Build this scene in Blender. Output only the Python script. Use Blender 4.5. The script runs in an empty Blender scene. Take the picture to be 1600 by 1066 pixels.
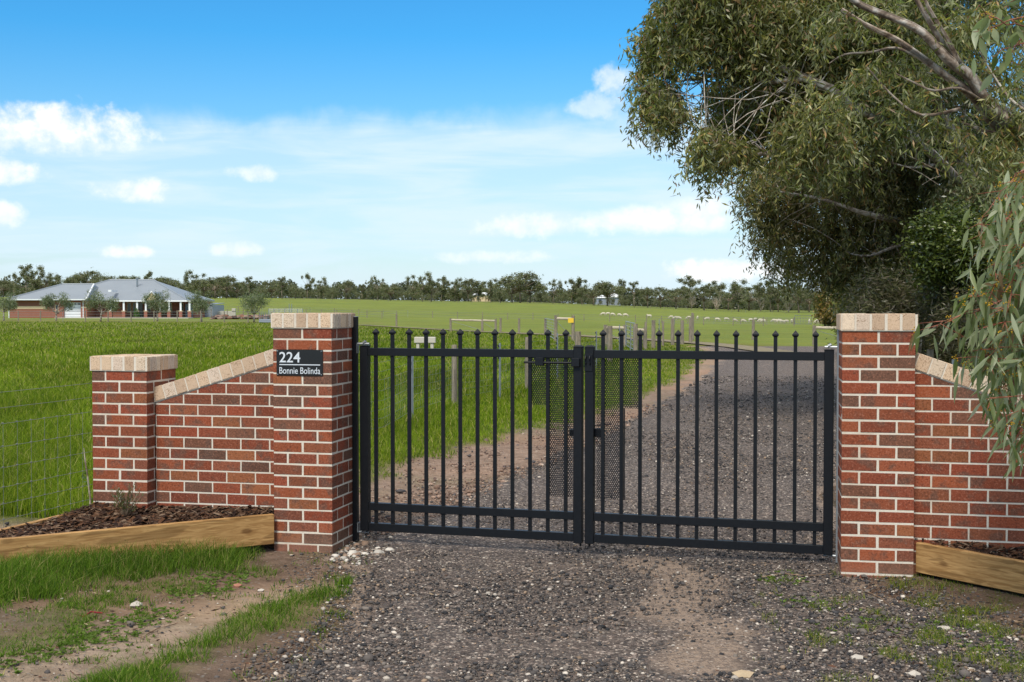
import bpy, math, random
import numpy as np
from math import sin, cos, pi, radians, atan, tan, sqrt
from mathutils import Vector, Matrix
random.seed(7); RS = np.random.RandomState(11)
SC = bpy.context.scene; COL = SC.collection
# ------------------------------------------------------------------ camera
F = 1981.0; EYE = 1.85; PITCH = math.atan(53.0/F)
cd = bpy.data.cameras.new('camera'); cam = bpy.data.objects.new('camera', cd); COL.objects.link(cam)
cam.location = (0, 0, EYE); cam.rotation_euler = (pi/2-PITCH, 0, 0)
cd.sensor_width = 36; cd.lens = 36*F/1600; cd.clip_start = 0.05; cd.clip_end = 20000
SC.camera = cam
SC.view_settings.view_transform = 'Standard'; SC.view_settings.look = 'None'
SC.view_settings.gamma = 1; SC.view_settings.exposure = 0.38
SC.render.engine = 'CYCLES'; SC.cycles.max_bounces = 6; SC.cycles.transparent_max_bounces = 6
SC.cycles.diffuse_bounces = 3; SC.cycles.use_denoising = True
# ------------------------------------------------------------------ node helper
class N:
    def __init__(s, tree): s.t = tree; s.n = tree.nodes; s.l = tree.links
    def add(s, typ, ins=None, **kw):
        n = s.n.new(typ)
        for k, v in kw.items(): setattr(n, k, v)
        for k, v in (ins or {}).items():
            sock = n.inputs[k]
            if hasattr(v, 'is_linked') or isinstance(v, bpy.types.NodeSocket): s.l.new(v, sock)
            else: sock.default_value = v
        return n
    def m(s, op, a, b=0.0, c=None, clamp=False):
        ins = {0: a, 1: b}
        if c is not None: ins[2] = c
        return s.add('ShaderNodeMath', ins, operation=op, use_clamp=clamp).outputs[0]
    def mix(s, f, a, b, blend='MIX'):
        n = s.add('ShaderNodeMix', None, data_type='RGBA', blend_type=blend)
        for i, v in ((0, f), (6, a), (7, b)):
            if isinstance(v, bpy.types.NodeSocket): s.l.new(v, n.inputs[i])
            else: n.inputs[i].default_value = v if i == 0 else (tuple(v)+(1,) if len(v) == 3 else v)
        return n.outputs[2]
    def noise(s, vec, scale, detail=4, rough=.55, dist=0.0):
        return s.add('ShaderNodeTexNoise', {'Vector': vec, 'Scale': scale, 'Detail': detail, 'Roughness': rough, 'Distortion': dist})
    def ss(s, x, a, b):  # smoothstep
        n = s.add('ShaderNodeMapRange', {0: x, 1: a, 2: b, 3: 0.0, 4: 1.0}, interpolation_type='SMOOTHSTEP'); return n.outputs[0]
    def ramp(s, f, stops):
        n = s.add('ShaderNodeValToRGB', {0: f}); e = n.color_ramp.elements
        while len(e) < len(stops): e.new(0.5)
        for el, (p, c) in zip(e, stops): el.position = p; el.color = tuple(c)+(1,)
        return n.outputs[0]
# ------------------------------------------------------------------ world: sky + clouds
SUN_EL, SUN_AZ = radians(48), radians(-160)      # azimuth measured from +Y towards +X: behind the camera, to the left
w = bpy.data.worlds.new('World'); SC.world = w; w.use_nodes = True
k = N(w.node_tree); k.n.clear()
sky = k.add('ShaderNodeTexSky', sky_type='NISHITA', sun_disc=False, sun_elevation=SUN_EL, sun_rotation=SUN_AZ, air_density=1.0, dust_density=0.6, ozone_density=2.0)
tc = k.add('ShaderNodeTexCoord'); sx = k.add('ShaderNodeSeparateXYZ', {0: tc.outputs['Generated']})
az = k.m('ARCTAN2', sx.outputs[0], sx.outputs[1]); el = k.m('ARCSINE', sx.outputs[2])
U = k.m('MULTIPLY', az, 10.0); V = k.m('MULTIPLY', el, 10.0)
vec = k.add('ShaderNodeCombineXYZ', {0: U, 1: V, 2: 0.0}).outputs[0]
vst = k.add('ShaderNodeCombineXYZ', {0: k.m('MULTIPLY', U, .45), 1: k.m('MULTIPLY', V, 3.2), 2: 3.7}).outputs[0]
nz1 = k.noise(vec, 2.2, 7, .58, .3).outputs[0]; nz2 = k.noise(vst, 1.6, 6, .55, .4).outputs[0]; nz3 = k.noise(vec, 6.0, 6, .6).outputs[0]
tint = k.ramp(k.m('DIVIDE', el, radians(20), clamp=True), [(0, (.82, .97, 1.06)), (.35, (.58, .97, 1.18)), (.6, (.26, .90, 1.26)), (1, (.20, .80, 1.22))])
base = k.mix(1.0, sky.outputs[0], tint, 'MULTIPLY')
ely = lambda y: math.atan((480-y)/F)*10
azx = lambda x: math.atan((x-800)/F)*10
# thin high veil below about eight degrees
edge = k.m('ADD', V, k.m('MULTIPLY', k.m('SUBTRACT', nz1, .5), .35))
edge = k.m('SUBTRACT', edge, k.m('MULTIPLY', U, .03))
veil = k.m('SUBTRACT', 1.0, k.ss(edge, ely(212), ely(160)))
veil = k.m('MULTIPLY', veil, k.m('ADD', .46, k.m('MULTIPLY', k.ss(nz2, .36, .70), .42)))
low = k.m('SUBTRACT', 1.0, k.ss(edge, ely(462), ely(330)))
veil = k.m('MAXIMUM', veil, k.m('MULTIPLY', low, .8))
WH = 8.3
c1 = k.mix(veil, base, (WH*.73, WH*.88, WH*1.0))
cl = None
for (cx, cy, rx, ry, st, *nw) in [(70, 215, 190, 46, 1), (15, 284, 70, 24, .85), (215, 304, 74, 22, .85), (392, 276, 46, 17, .6), (5, 345, 48, 22, .75),
        (1035, 345, 175, 30, 1, .38), (1085, 330, 90, 27, 1, .35), (900, 352, 150, 20, .8, .6), (880, 352, 190, 26, .65), (1125, 424, 150, 24, .9), (965, 130, 46, 36, .6), (940, 165, 70, 26, .5), (190, 398, 60, 13, .7), (370, 392, 50, 14, .5), (60, 240, 190, 22, .6), (780, 402, 120, 14, .5)]:
    du = k.m('DIVIDE', k.m('SUBTRACT', U, azx(cx)), rx/F*10); dv = k.m('DIVIDE', k.m('SUBTRACT', V, ely(cy)), ry/F*10)
    r2 = k.m('ADD', k.m('MULTIPLY', du, du), k.m('MULTIPLY', dv, dv))
    e = k.m('ADD', k.m('SUBTRACT', .80, r2), k.m('MULTIPLY', k.m('SUBTRACT', nz1, .5), 3.0*(nw[0] if nw else 1)))
    e = k.m('ADD', e, k.m('MULTIPLY', k.m('SUBTRACT', nz3, .5), 1.7*(nw[0] if nw else 1)))
    e = k.m('MULTIPLY', k.ss(e, -.05, 1.0), st)
    cl = e if cl is None else k.m('MAXIMUM', cl, e)
# unseen white cloud added above the view to lift the neutral ambient light
fill_cloud = k.m('MULTIPLY', k.ss(k.noise(tc.outputs['Generated'], 2.5, 6, .6).outputs[0], .30, .50), k.ss(V, 2.8, 5.0))
cl = k.m('MAXIMUM', cl, k.m('MULTIPLY', fill_cloud, .9))
ccol = k.mix(k.ss(nz3, .3, .7), (WH*.93, WH*.96, WH*1.0), (WH*1.08, WH*1.08, WH*1.08))
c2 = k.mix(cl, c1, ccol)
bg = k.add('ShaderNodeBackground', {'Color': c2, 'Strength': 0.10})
k.l.new(bg.outputs[0], k.add('ShaderNodeOutputWorld').inputs[0])
# ------------------------------------------------------------------ sun
sl = bpy.data.lights.new('sun', 'SUN'); sl.energy = 2.6; sl.angle = radians(16); sl.color = (1, .94, .84)
so = bpy.data.objects.new('sun', sl); COL.objects.link(so)
sd = Vector((sin(SUN_AZ)*cos(SUN_EL), cos(SUN_AZ)*cos(SUN_EL), sin(SUN_EL)))
so.rotation_euler = (-sd).to_track_quat('-Z', 'Y').to_euler(); so.location = sd*50
# ------------------------------------------------------------------ pixels to rays, terrain
def ray(px, py):
    a = (px-800)/F; b = (533-py)/F
    return a, cos(PITCH)+b*sin(PITCH), -sin(PITCH)+b*cos(PITCH)
def W(px, py, Y):
    a, y, z = ray(px, py); return Vector((a/y*Y, Y, EYE+z/y*Y))
TX = np.array([-900, 0, 400, 800, 1200, 1600, 2500.])
TY = np.array([3, 6, 9, 12, 20, 35, 60, 100, 165, 220, 350, 550, 900, 9000.])
HT = np.array([
 [1.80,1.82,1.84,1.84,1.84,1.84,1.84],
 [1.80,1.82,1.84,1.84,1.84,1.84,1.84],
 [1.70,1.77,1.87,1.86,1.82,1.79,1.76],
 [1.62,1.66,1.74,1.87,1.86,1.80,1.72],
 [1.52,1.57,1.66,1.82,1.90,1.86,1.80],
 [1.46,1.50,1.60,1.80,1.86,1.86,1.80],
 [1.42,1.46,1.56,1.76,1.80,1.82,1.80],
 [1.36,1.42,1.50,1.90,1.96,1.98,1.98],
 [1.35,1.40,1.46,1.95,2.35,2.45,2.5],
 [0.50,0.55,0.70,2.00,3.05,3.25,3.3],
 [-1.6,-1.2,-0.8,0.60,3.40,3.8,3.9],
 [-4.8,-4.4,-4.0,-2.3,1.75,3.0,3.3],
 [-5.5,-5.0,-4.5,-3.0,1.5,3.0,3.5],
 [-6,-6,-6,-5,-3,-3,-3]])
def vnoise(x, y, seed=0):
    x = np.asarray(x, float); y = np.asarray(y, float)
    xi = np.floor(x).astype(np.int64); yi = np.floor(y).astype(np.int64); fx = x-xi; fy = y-yi
    fx = fx*fx*(3-2*fx); fy = fy*fy*(3-2*fy)
    def h(a, b):
        n = (a*374761393+b*668265263+seed*974634777) & 0xffffffff
        n = ((n ^ (n >> 13))*1274126177) & 0xffffffff
        return ((n ^ (n >> 16)) & 0xffff)/65535.
    return (h(xi, yi)*(1-fx)+h(xi+1, yi)*fx)*(1-fy)+(h(xi, yi+1)*(1-fx)+h(xi+1, yi+1)*fx)*fy
def fbm(x, y, o=4, seed=0):
    s = 0; a = .5; t = 0
    for i in range(o): s = s+a*vnoise(np.asarray(x)*2**i, np.asarray(y)*2**i, seed+i); t += a; a *= .5
    return s/t
def gz(X, Y):
    X = np.asarray(X, float); Y = np.asarray(Y, float)
    Yc = np.clip(Y, 3.0, 8900); px = np.clip(800+F*X/np.maximum(Y, 5), -890, 2490)
    ly = np.log(Yc); L = np.log(TY)
    i = np.clip(np.searchsorted(TX, px, side='right')-1, 0, len(TX)-2); j = np.clip(np.searchsorted(L, ly, side='right')-1, 0, len(TY)-2)
    fx = (px-TX[i])/(TX[i+1]-TX[i]); fy = (ly-L[j])/(L[j+1]-L[j]); fx = fx*fx*(3-2*fx)*.5+fx*.5
    h = (HT[j, i]*(1-fx)+HT[j, i+1]*fx)*(1-fy)+(HT[j+1, i]*(1-fx)+HT[j+1, i+1]*fx)*fy
    return EYE-h
def G(px, py):      # ground point seen at a pixel
    lo, hi = 3.0, 900.0
    for _ in range(50):
        mid = sqrt(lo*hi); p = W(px, py, mid)
        if p.z > gz(p.x, p.y): lo = mid
        else: hi = mid
    return W(px, py, lo)
def gp(X, Y, dz=0): return Vector((X, Y, float(gz(X, Y))+dz))
# drive edges in world metres: (Y, X of left edge, X of right edge)
DR = np.array([(3, -1.25, 4.2), (6.2, -1.2, 3.3), (7.4, -1.1, 2.75), (8.3, -1.15, 2.35), (9.2, -1.2, 2.45), (10.2, -1.2, 2.6), (11.5, -.75, 2.9), (13.2, -.25, 3.4), (16.7, .75, 4.5), (22.9, 2.45, 6.6),
               (33, 4.9, 9.6), (43, 6.9, 11.8), (50, 8.0, 13.2), (56, 8.6, 14.5), (62, 7.4, 15.5)])
def drx(Y): return np.interp(Y, DR[:, 0], DR[:, 1]), np.interp(Y, DR[:, 0], DR[:, 2])
def drive_in(X, Y):  # signed distance inside the drive (positive inside)
    l, r = drx(Y); d = np.minimum(X-l, r-X); return np.where(np.asarray(Y) < 58, d, -5)
def polydist(X, Y, pts):
    best = np.full(np.shape(X), 1e9)
    for (x0, y0), (x1, y1) in zip(pts[:-1], pts[1:]):
        dx, dy = x1-x0, y1-y0; t = np.clip(((X-x0)*dx+(Y-y0)*dy)/(dx*dx+dy*dy), 0, 1)
        best = np.minimum(best, np.hypot(X-x0-t*dx, Y-y0-t*dy))
    return best
def gpx(lst): return [(G(a, b).x, G(a, b).y) for a, b in lst]
TRACK = gpx([(-200, 1075), (60, 1045), (200, 1010), (330, 965), (430, 935), (500, 925)])      # pale dirt wheel track
# masks of what grows where: 1 = grass, 0 = bare
STRIP2 = gpx([(60, 1110), (200, 1072), (300, 1030), (400, 985), (480, 940), (540, 918)])
STRIP1 = gpx([(-200, 950), (0, 915), (120, 895), (250, 882), (310, 878)])
WALLX = lambda X: 9.483+(-1.35-X)*.231         # front line of the brickwork, left side
WALLR = lambda X: 8.49-(X-2.213)*.231
def grassiness(X, Y):
    n = fbm(X*2.3+9, Y*2.3, 4, 3)-.5; nb = fbm(X*.8, Y*.8, 3, 8)-.5
    l, r = drx(Y); back = np.where(X < .4, Y > WALLX(X)+.2, Y > WALLR(X)+.3)
    dl = l-X                                                # metres left of the drive
    bankw = np.interp(Y, [9.5, 11, 14, 18, 24, 30, 60], [.5, .9, 1.35, 1.15, .55, .6, .3])
    gb = np.clip((dl-bankw+n*1.0)*3.0+.5, 0, 1)
    gr = np.clip((X-r-.15+n*.9)*2.5, 0, 1)
    behind = np.where(X > (l+r)/2, gr, gb)
    behind = np.where(Y > 58, 1.0, behind)
    s1 = np.clip(1.3-polydist(X, Y, STRIP1)/.46+n*2.2, 0, 1); s2 = np.clip(1.25-polydist(X, Y, STRIP2)/.22+n*2.6, 0, 1)
    patch = np.clip((nb+n*1.0-.10)*6, 0, .8)*(X < -.9)*(polydist(X, Y, TRACK) > .25)
    rc = np.clip((X-2.75)*1.2+n*3-.25, 0, .8)*(Y < WALLR(X))
    front = np.maximum(np.maximum(s1, s2), np.maximum(patch, rc)*(np.abs(Y) > 0))
    return np.where(back, behind, front)
# ------------------------------------------------------------------ object helpers
def tag(o, label=None, cat=None, group=None, kind=None):
    for kk, v in (('label', label), ('category', cat), ('group', group), ('kind', kind)):
        if v: o[kk] = v
    return o
def empty(name, loc, label=None, cat=None, group=None, rz=0):
    o = bpy.data.objects.new(name, None); COL.objects.link(o); o.location = loc; o.rotation_euler.z = rz
    o.empty_display_size = .2
    return tag(o, label, cat, group)
def link(name, me, parent=None, mats=()):
    for m in mats: me.materials.append(m)
    o = bpy.data.objects.new(name, me); COL.objects.link(o)
    if parent is not None: o.parent = parent
    return o
def np_mesh(name, V, Fq, cols=None, mat=None, parent=None, smooth=False, uniform=True):
    """V (n,3); Fq (m,k) faces all with k corners; cols (n,3) linear colours"""
    V = np.ascontiguousarray(V, np.float32); Fq = np.ascontiguousarray(Fq, np.int32); m, kk = Fq.shape
    me = bpy.data.meshes.new(name); me.vertices.add(len(V)); me.vertices.foreach_set('co', V.ravel())
    me.loops.add(m*kk); me.loops.foreach_set('vertex_index', Fq.ravel())
    me.polygons.add(m); me.polygons.foreach_set('loop_start', np.arange(0, m*kk, kk, dtype=np.int32))
    me.polygons.foreach_set('loop_total', np.full(m, kk, np.int32))
    if smooth: me.polygons.foreach_set('use_smooth', np.ones(m, bool))
    if cols is not None:
        at = me.color_attributes.new('Col', 'FLOAT_COLOR', 'POINT')
        c = np.ones((len(V), 4), np.float32); c[:, :cols.shape[1]] = cols; at.data.foreach_set('color', c.ravel())
    me.update(calc_edges=True); me.validate()
    return link(name, me, parent, [mat] if mat else [])
class MB:
    def __init__(s): s.v = []; s.f = []; s.mi = []; s.c = []; s.col = (1, 1, 1); s.M = None
    def put(s, vs, fs, mi=0, col=None):
        b = len(s.v); c = col or s.col
        for v in vs:
            v = Vector(v); s.v.append(tuple(s.M @ v) if s.M else tuple(v)); s.c.append(c)
        for f in fs: s.f.append([b+i for i in f]); s.mi.append(mi)
    def box(s, x0, x1, y0, y1, z0, z1, mi=0, col=None):
        s.put([(x0, y0, z0), (x1, y0, z0), (x1, y1, z0), (x0, y1, z0), (x0, y0, z1), (x1, y0, z1), (x1, y1, z1), (x0, y1, z1)],
              [(0, 3, 2, 1), (4, 5, 6, 7), (0, 1, 5, 4), (1, 2, 6, 5), (2, 3, 7, 6), (3, 0, 4, 7)], mi, col)
    def cbox(s, x0, x1, y0, y1, z0, z1, c=.003, mi=0, col=None, jit=0):
        """box with chamfered edges"""
        vs = []; 
        for z, i in ((z0, c), (z0+c, 0), (z1-c, 0), (z1, c)):
            for x, y in ((x0+c, y0), (x1-c, y0), (x1, y0+c), (x1, y1-c), (x1-c, y1), (x0+c, y1), (x0, y1-c), (x0, y0+c)):
                cx = (x0+x1)/2; cy = (y0+y1)/2
                vs.append((x+(i if x < cx else -i)*1, y+(i if y < cy else -i)*1, z))
        if jit: vs = [(a+random.uniform(-jit, jit), b+random.uniform(-jit, jit)*.4, d+random.uniform(-jit, jit)) for a, b, d in vs]
        fs = [tuple(range(7, -1, -1)), tuple(range(24, 32))]
        for r in range(3):
            for q in range(8): fs.append((r*8+q, r*8+(q+1) % 8, r*8+8+(q+1) % 8, r*8+8+q))
        s.put(vs, fs, mi, col)
    def tube(s, pts, r, n=6, mi=0, col=None, caps=True):
        pts = [Vector(p) for p in pts]; R = r if isinstance(r, (list, tuple)) else [r]*len(pts)
        vs = []; fs = []; ref = None; streak = mi == 0 and n >= 8 and col is not None and len(pts) > 4; cs = []; base = [random.uniform(.45, 1.25) for _ in range(n)]
        for i, p in enumerate(pts):
            d = (pts[min(i+1, len(pts)-1)]-pts[max(i-1, 0)]).normalized()
            if ref is None: ref = Vector((0, 0, 1)) if abs(d.z) < .9 else Vector((1, 0, 0))
            a = d.cross(ref); a = a.normalized() if a.length > 1e-5 else d.orthogonal().normalized(); b = d.cross(a)
            for q in range(n):
                t = 2*pi*q/n; vs.append(p+(a*cos(t)+b*sin(t))*R[i])
                if streak: base[q] = min(1.35, max(.32, base[q]+random.uniform(-.22, .22))); cs.append(tuple(c_*base[q] for c_ in col))
        for i in range(len(pts)-1):
            for q in range(n): fs.append((i*n+q, i*n+(q+1) % n, (i+1)*n+(q+1) % n, (i+1)*n+q))
        if caps: fs.append(tuple(range(n))); fs.append(tuple((len(pts)-1)*n+q for q in range(n-1, -1, -1)))
        b0 = len(s.v); s.put(vs, fs, mi, col)
        if streak: s.c[b0:] = cs
    def prism(s, poly, y0, y1, mi=0, col=None):
        """poly in x,z; extruded along y"""
        n = len(poly)
        if n < 3: return
        s.put([(x, y0, z) for x, z in poly]+[(x, y1, z) for x, z in poly],
              [tuple(range(n)), tuple(range(2*n-1, n-1, -1))]+[(i+n, (i+1) % n+n, (i+1) % n, i) for i in range(n)], mi, col)
    def build(s, name, mats, parent=None, smooth=False, shift=None):
        me = bpy.data.meshes.new(name)
        vs = s.v if shift is None else [tuple(Vector(v)-Vector(shift)) for v in s.v]
        me.from_pydata(vs, [], s.f)
        at = me.color_attributes.new('Col', 'FLOAT_COLOR', 'POINT')
        at.data.foreach_set('color', np.array([tuple(c)+(1,) for c in s.c], np.float32).ravel())
        me.polygons.foreach_set('material_index', s.mi)
        if smooth: me.polygons.foreach_set('use_smooth', [True]*len(s.f))
        import bmesh
        bm = bmesh.new(); bm.from_mesh(me); bmesh.ops.recalc_face_normals(bm, faces=bm.faces); bm.to_mesh(me); bm.free()
        me.update()
        return link(name, me, parent, mats if isinstance(mats, (list, tuple)) else [mats])
def copy_tree(o, parent=None):
    c = o.copy(); COL.objects.link(c)
    if parent is not None: c.parent = parent
    for ch in o.children: copy_tree(ch, c)
    return c
# ------------------------------------------------------------------ materials
def mat(name, fn):
    m = bpy.data.materials.new(name); m.use_nodes = True; kk = N(m.node_tree); kk.n.clear()
    out = kk.add('ShaderNodeOutputMaterial'); sh = fn(kk)
    kk.l.new(sh, out.inputs[0]); return m
def P(kk, col, rough=.8, spec=.3, metal=0.0, normal=None):
    n = kk.add('ShaderNodeBsdfPrincipled')
    for key, v in (('Base Color', col), ('Roughness', rough), ('Specular IOR Level', spec), ('Metallic', metal), ('Normal', normal)):
        if v is None: continue
        if isinstance(v, bpy.types.NodeSocket): kk.l.new(v, n.inputs[key])
        else: n.inputs[key].default_value = (tuple(v)+(1,)) if key == 'Base Color' and len(v) == 3 else v
    return n.outputs[0]
def bump(kk, h, d=.01, s=1.0): return kk.add('ShaderNodeBump', {'Height': h, 'Distance': d, 'Strength': s}).outputs[0]
def obj(kk): return kk.add('ShaderNodeTexCoord').outputs['Object']
def geo(kk): return kk.add('ShaderNodeNewGeometry').outputs['Position']
def attr(kk): return kk.add('ShaderNodeAttribute', attribute_name='Col').outputs['Color']
def m_brick(kk):
    p = geo(kk); n1 = kk.noise(p, 9, 3).outputs[0]; n2 = kk.noise(p, 85, 4, .75).outputs[0]; n3 = kk.noise(p, 26, 5, .6).outputs[0]; n4 = kk.noise(p, 5, 3).outputs[0]
    c = kk.mix(kk.m('MULTIPLY', kk.ss(n1, .50, .66), .7), attr(kk), (.12, .066, .046))
    c = kk.mix(kk.m('MULTIPLY', kk.ss(n2, .52, .66), .6), c, (.38, .16, .10))
    c = kk.mix(kk.m('MULTIPLY', kk.ss(n2, .47, .34), .7), c, (.05, .022, .016))
    c = kk.mix(kk.m('MULTIPLY', kk.m('MULTIPLY', kk.ss(n3, .66, .76), kk.ss(n4, .45, .65)), .6), c, (.52, .40, .34))
    z_ = kk.add('ShaderNodeSeparateXYZ', {0: p}).outputs[2]; sp_ = kk.m('MULTIPLY', kk.ss(kk.m('ADD', z_, kk.m('MULTIPLY', n1, .3)), .36, .1), .45)
    c = kk.mix(sp_, c, (.26, .17, .12))
    return P(kk, c, .85, .25, normal=bump(kk, n2, .004, .7))
def m_mortar(kk):
    p = geo(kk); n = kk.noise(p, 90, 4, .7).outputs[0]; n1 = kk.noise(p, 3, 3).outputs[0]
    c = kk.mix(n, (.54, .47, .38), (.76, .69, .58)); c = kk.mix(kk.m('MULTIPLY', kk.ss(n1, .45, .7), .55), c, (.48, .37, .27))
    return P(kk, c, .95, .1, normal=bump(kk, n, .004, .6))
def m_cream(kk):
    p = geo(kk); n = kk.noise(p, 110, 3, .7).outputs[0]; n2 = kk.noise(p, 14, 4).outputs[0]
    c = kk.mix(kk.m('MULTIPLY', kk.ss(n, .50, .60), kk.m('ADD', .25, kk.m('MULTIPLY', kk.ss(n2, .4, .65), .6))), attr(kk), (.20, .11, .06)); c = kk.mix(kk.m('MULTIPLY', kk.ss(n2, .55, .75), .3), c, (.66, .50, .34))
    return P(kk, c, .85, .2, normal=bump(kk, n, .003, .6))
def m_steel(kk):
    p = geo(kk); n = kk.noise(p, 40, 3).outputs[0]
    return P(kk, kk.mix(n, (.0045, .005, .0068), (.007, .0078, .010)), kk.m('ADD', .34, kk.m('MULTIPLY', n, .2)), .28)
def m_galv(kk):
    n = kk.noise(geo(kk), 60, 3).outputs[0]
    return P(kk, kk.mix(n, (.22, .235, .25), (.38, .40, .41)), .42, .5, .6)
def m_wood(c1, c2, sc=(2.5, 26, 26), knots=True):
    def f(kk):
        tcn = obj(kk); mp = kk.add('ShaderNodeMapping', {'Vector': tcn, 'Scale': sc}).outputs[0]
        n = kk.noise(mp, 1.6, 5, .6, 1.2).outputs[0]; mp2 = kk.add('ShaderNodeMapping', {'Vector': tcn, 'Scale': (sc[0]*.6, sc[1]*.4, sc[2]*.4)}).outputs[0]
        n2 = kk.noise(mp2, 1.2, 2, .5, .6).outputs[0]; wv = kk.add('ShaderNodeMath', {0: kk.m('MULTIPLY', n2, 22.0)}, operation='SINE').outputs[0]
        c = kk.mix(kk.ss(n, .32, .7), c1, c2); c = kk.mix(kk.m('MULTIPLY', kk.ss(wv, .2, 1.0), .55), c, tuple(x*.55 for x in c1))
        if knots:
            vo = kk.add('ShaderNodeTexVoronoi', {'Vector': kk.add('ShaderNodeMapping', {'Vector': tcn, 'Scale': (2.2, 1, 5.0)}).outputs[0], 'Scale': 1.0, 'Randomness': 1.0})
            kn = kk.m('SUBTRACT', 1.0, kk.ss(vo.outputs['Distance'], .05, .13)); c = kk.mix(kk.m('MULTIPLY', kn, .75), c, (.12, .05, .015))
        return P(kk, c, .75, .2, normal=bump(kk, n, .004, .5))
    return f
def m_leaf(tr=.25, rough=.5, spec=.4):
    def f(kk):
        a = attr(kk); p = P(kk, a, rough, spec); t = kk.add('ShaderNodeBsdfTranslucent', {'Color': kk.mix(1.0, a, (1.1, 1.5, .6), 'MULTIPLY')}).outputs[0]
        return kk.add('ShaderNodeMixShader', {0: tr, 1: p, 2: t}).outputs[0]
    return f
def m_attr(rough=.85, spec=.2, sc=60, amt=.35, bd=.003):
    def f(kk):
        n = kk.noise(geo(kk), sc, 4, .65).outputs[0]
        c = kk.mix(kk.m('MULTIPLY', n, amt*2, clamp=True), attr(kk), kk.mix(1.0, attr(kk), (.45, .42, .4), 'MULTIPLY'))
        return P(kk, c, rough, spec, normal=bump(kk, n, bd, .6))
    return f
def m_bark(kk):
    tcn = geo(kk); mp = kk.add('ShaderNodeMapping', {'Vector': tcn, 'Scale': (4.5, 4.5, 4.5)}).outputs[0]
    n = kk.noise(mp, 1.5, 5, .62, .8).outputs[0]; n2 = kk.noise(tcn, 40, 3).outputs[0]
    c = kk.ramp(n, [(.34, (.10, .07, .05)), (.48, (.22, .17, .13)), (.56, (.36, .31, .26)), (.7, (.46, .43, .38))])
    return P(kk, kk.mix(1.0, c, attr(kk), 'MULTIPLY'), .8, .2, normal=bump(kk, kk.m('ADD', n, kk.m('MULTIPLY', n2, .3)), .02, .7))
def m_plain(col, rough=.7, spec=.3, metal=0.0, sc=20, amt=.15):
    def f(kk):
        n = kk.noise(geo(kk), sc, 4).outputs[0]
        return P(kk, kk.mix(n, tuple(x*(1-amt) for x in col), tuple(min(1, x*(1+amt)) for x in col)), rough, spec, metal)
    return f
def m_ground(kk):
    p = geo(kk); at = kk.add('ShaderNodeAttribute', attribute_name='Col'); a = at.outputs['Color']; g = at.outputs['Alpha']
    n1 = kk.noise(p, 7, 6, .65).outputs[0]; n2 = kk.noise(p, 55, 5, .7).outputs[0]; n3 = kk.noise(p, .35, 5, .6).outputs[0]
    mp = kk.add('ShaderNodeMapping', {'Vector': p, 'Scale': (.05, .22, .1)}).outputs[0]; n4 = kk.noise(mp, 1.0, 6, .6).outputs[0]
    c = kk.mix(kk.ss(n1, .35, .65), kk.mix(1.0, a, (.72, .70, .66), 'MULTIPLY'), kk.mix(1.0, a, (1.15, 1.13, 1.1), 'MULTIPLY'))
    c = kk.mix(kk.m('MULTIPLY', kk.ss(n3, .45, .62), .35), c, kk.mix(1.0, a, (.62, .8, .55), 'MULTIPLY'))
    c = kk.mix(kk.m('MULTIPLY', kk.ss(n4, .46, .62), .5), c, kk.mix(1.0, a, (1.3, 1.08, .9), 'MULTIPLY'))
    peb = kk.add('ShaderNodeTexVoronoi', {'Vector': p, 'Scale': 38.0}); pe = kk.m('MULTIPLY', kk.ss(kk.add('ShaderNodeSeparateColor', {0: peb.outputs['Color']}).outputs[0], .8, .86), kk.m('SUBTRACT', 1.0, kk.ss(peb.outputs['Distance'], .25, .45)))
    c = kk.mix(kk.m('MULTIPLY', pe, kk.m('SUBTRACT', 1.0, g)), c, (.30, .26, .22))
    return P(kk, c, .95, .1, normal=bump(kk, kk.m('ADD', kk.m('MULTIPLY', n1, 2.0), n2), .04, .9))
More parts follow.
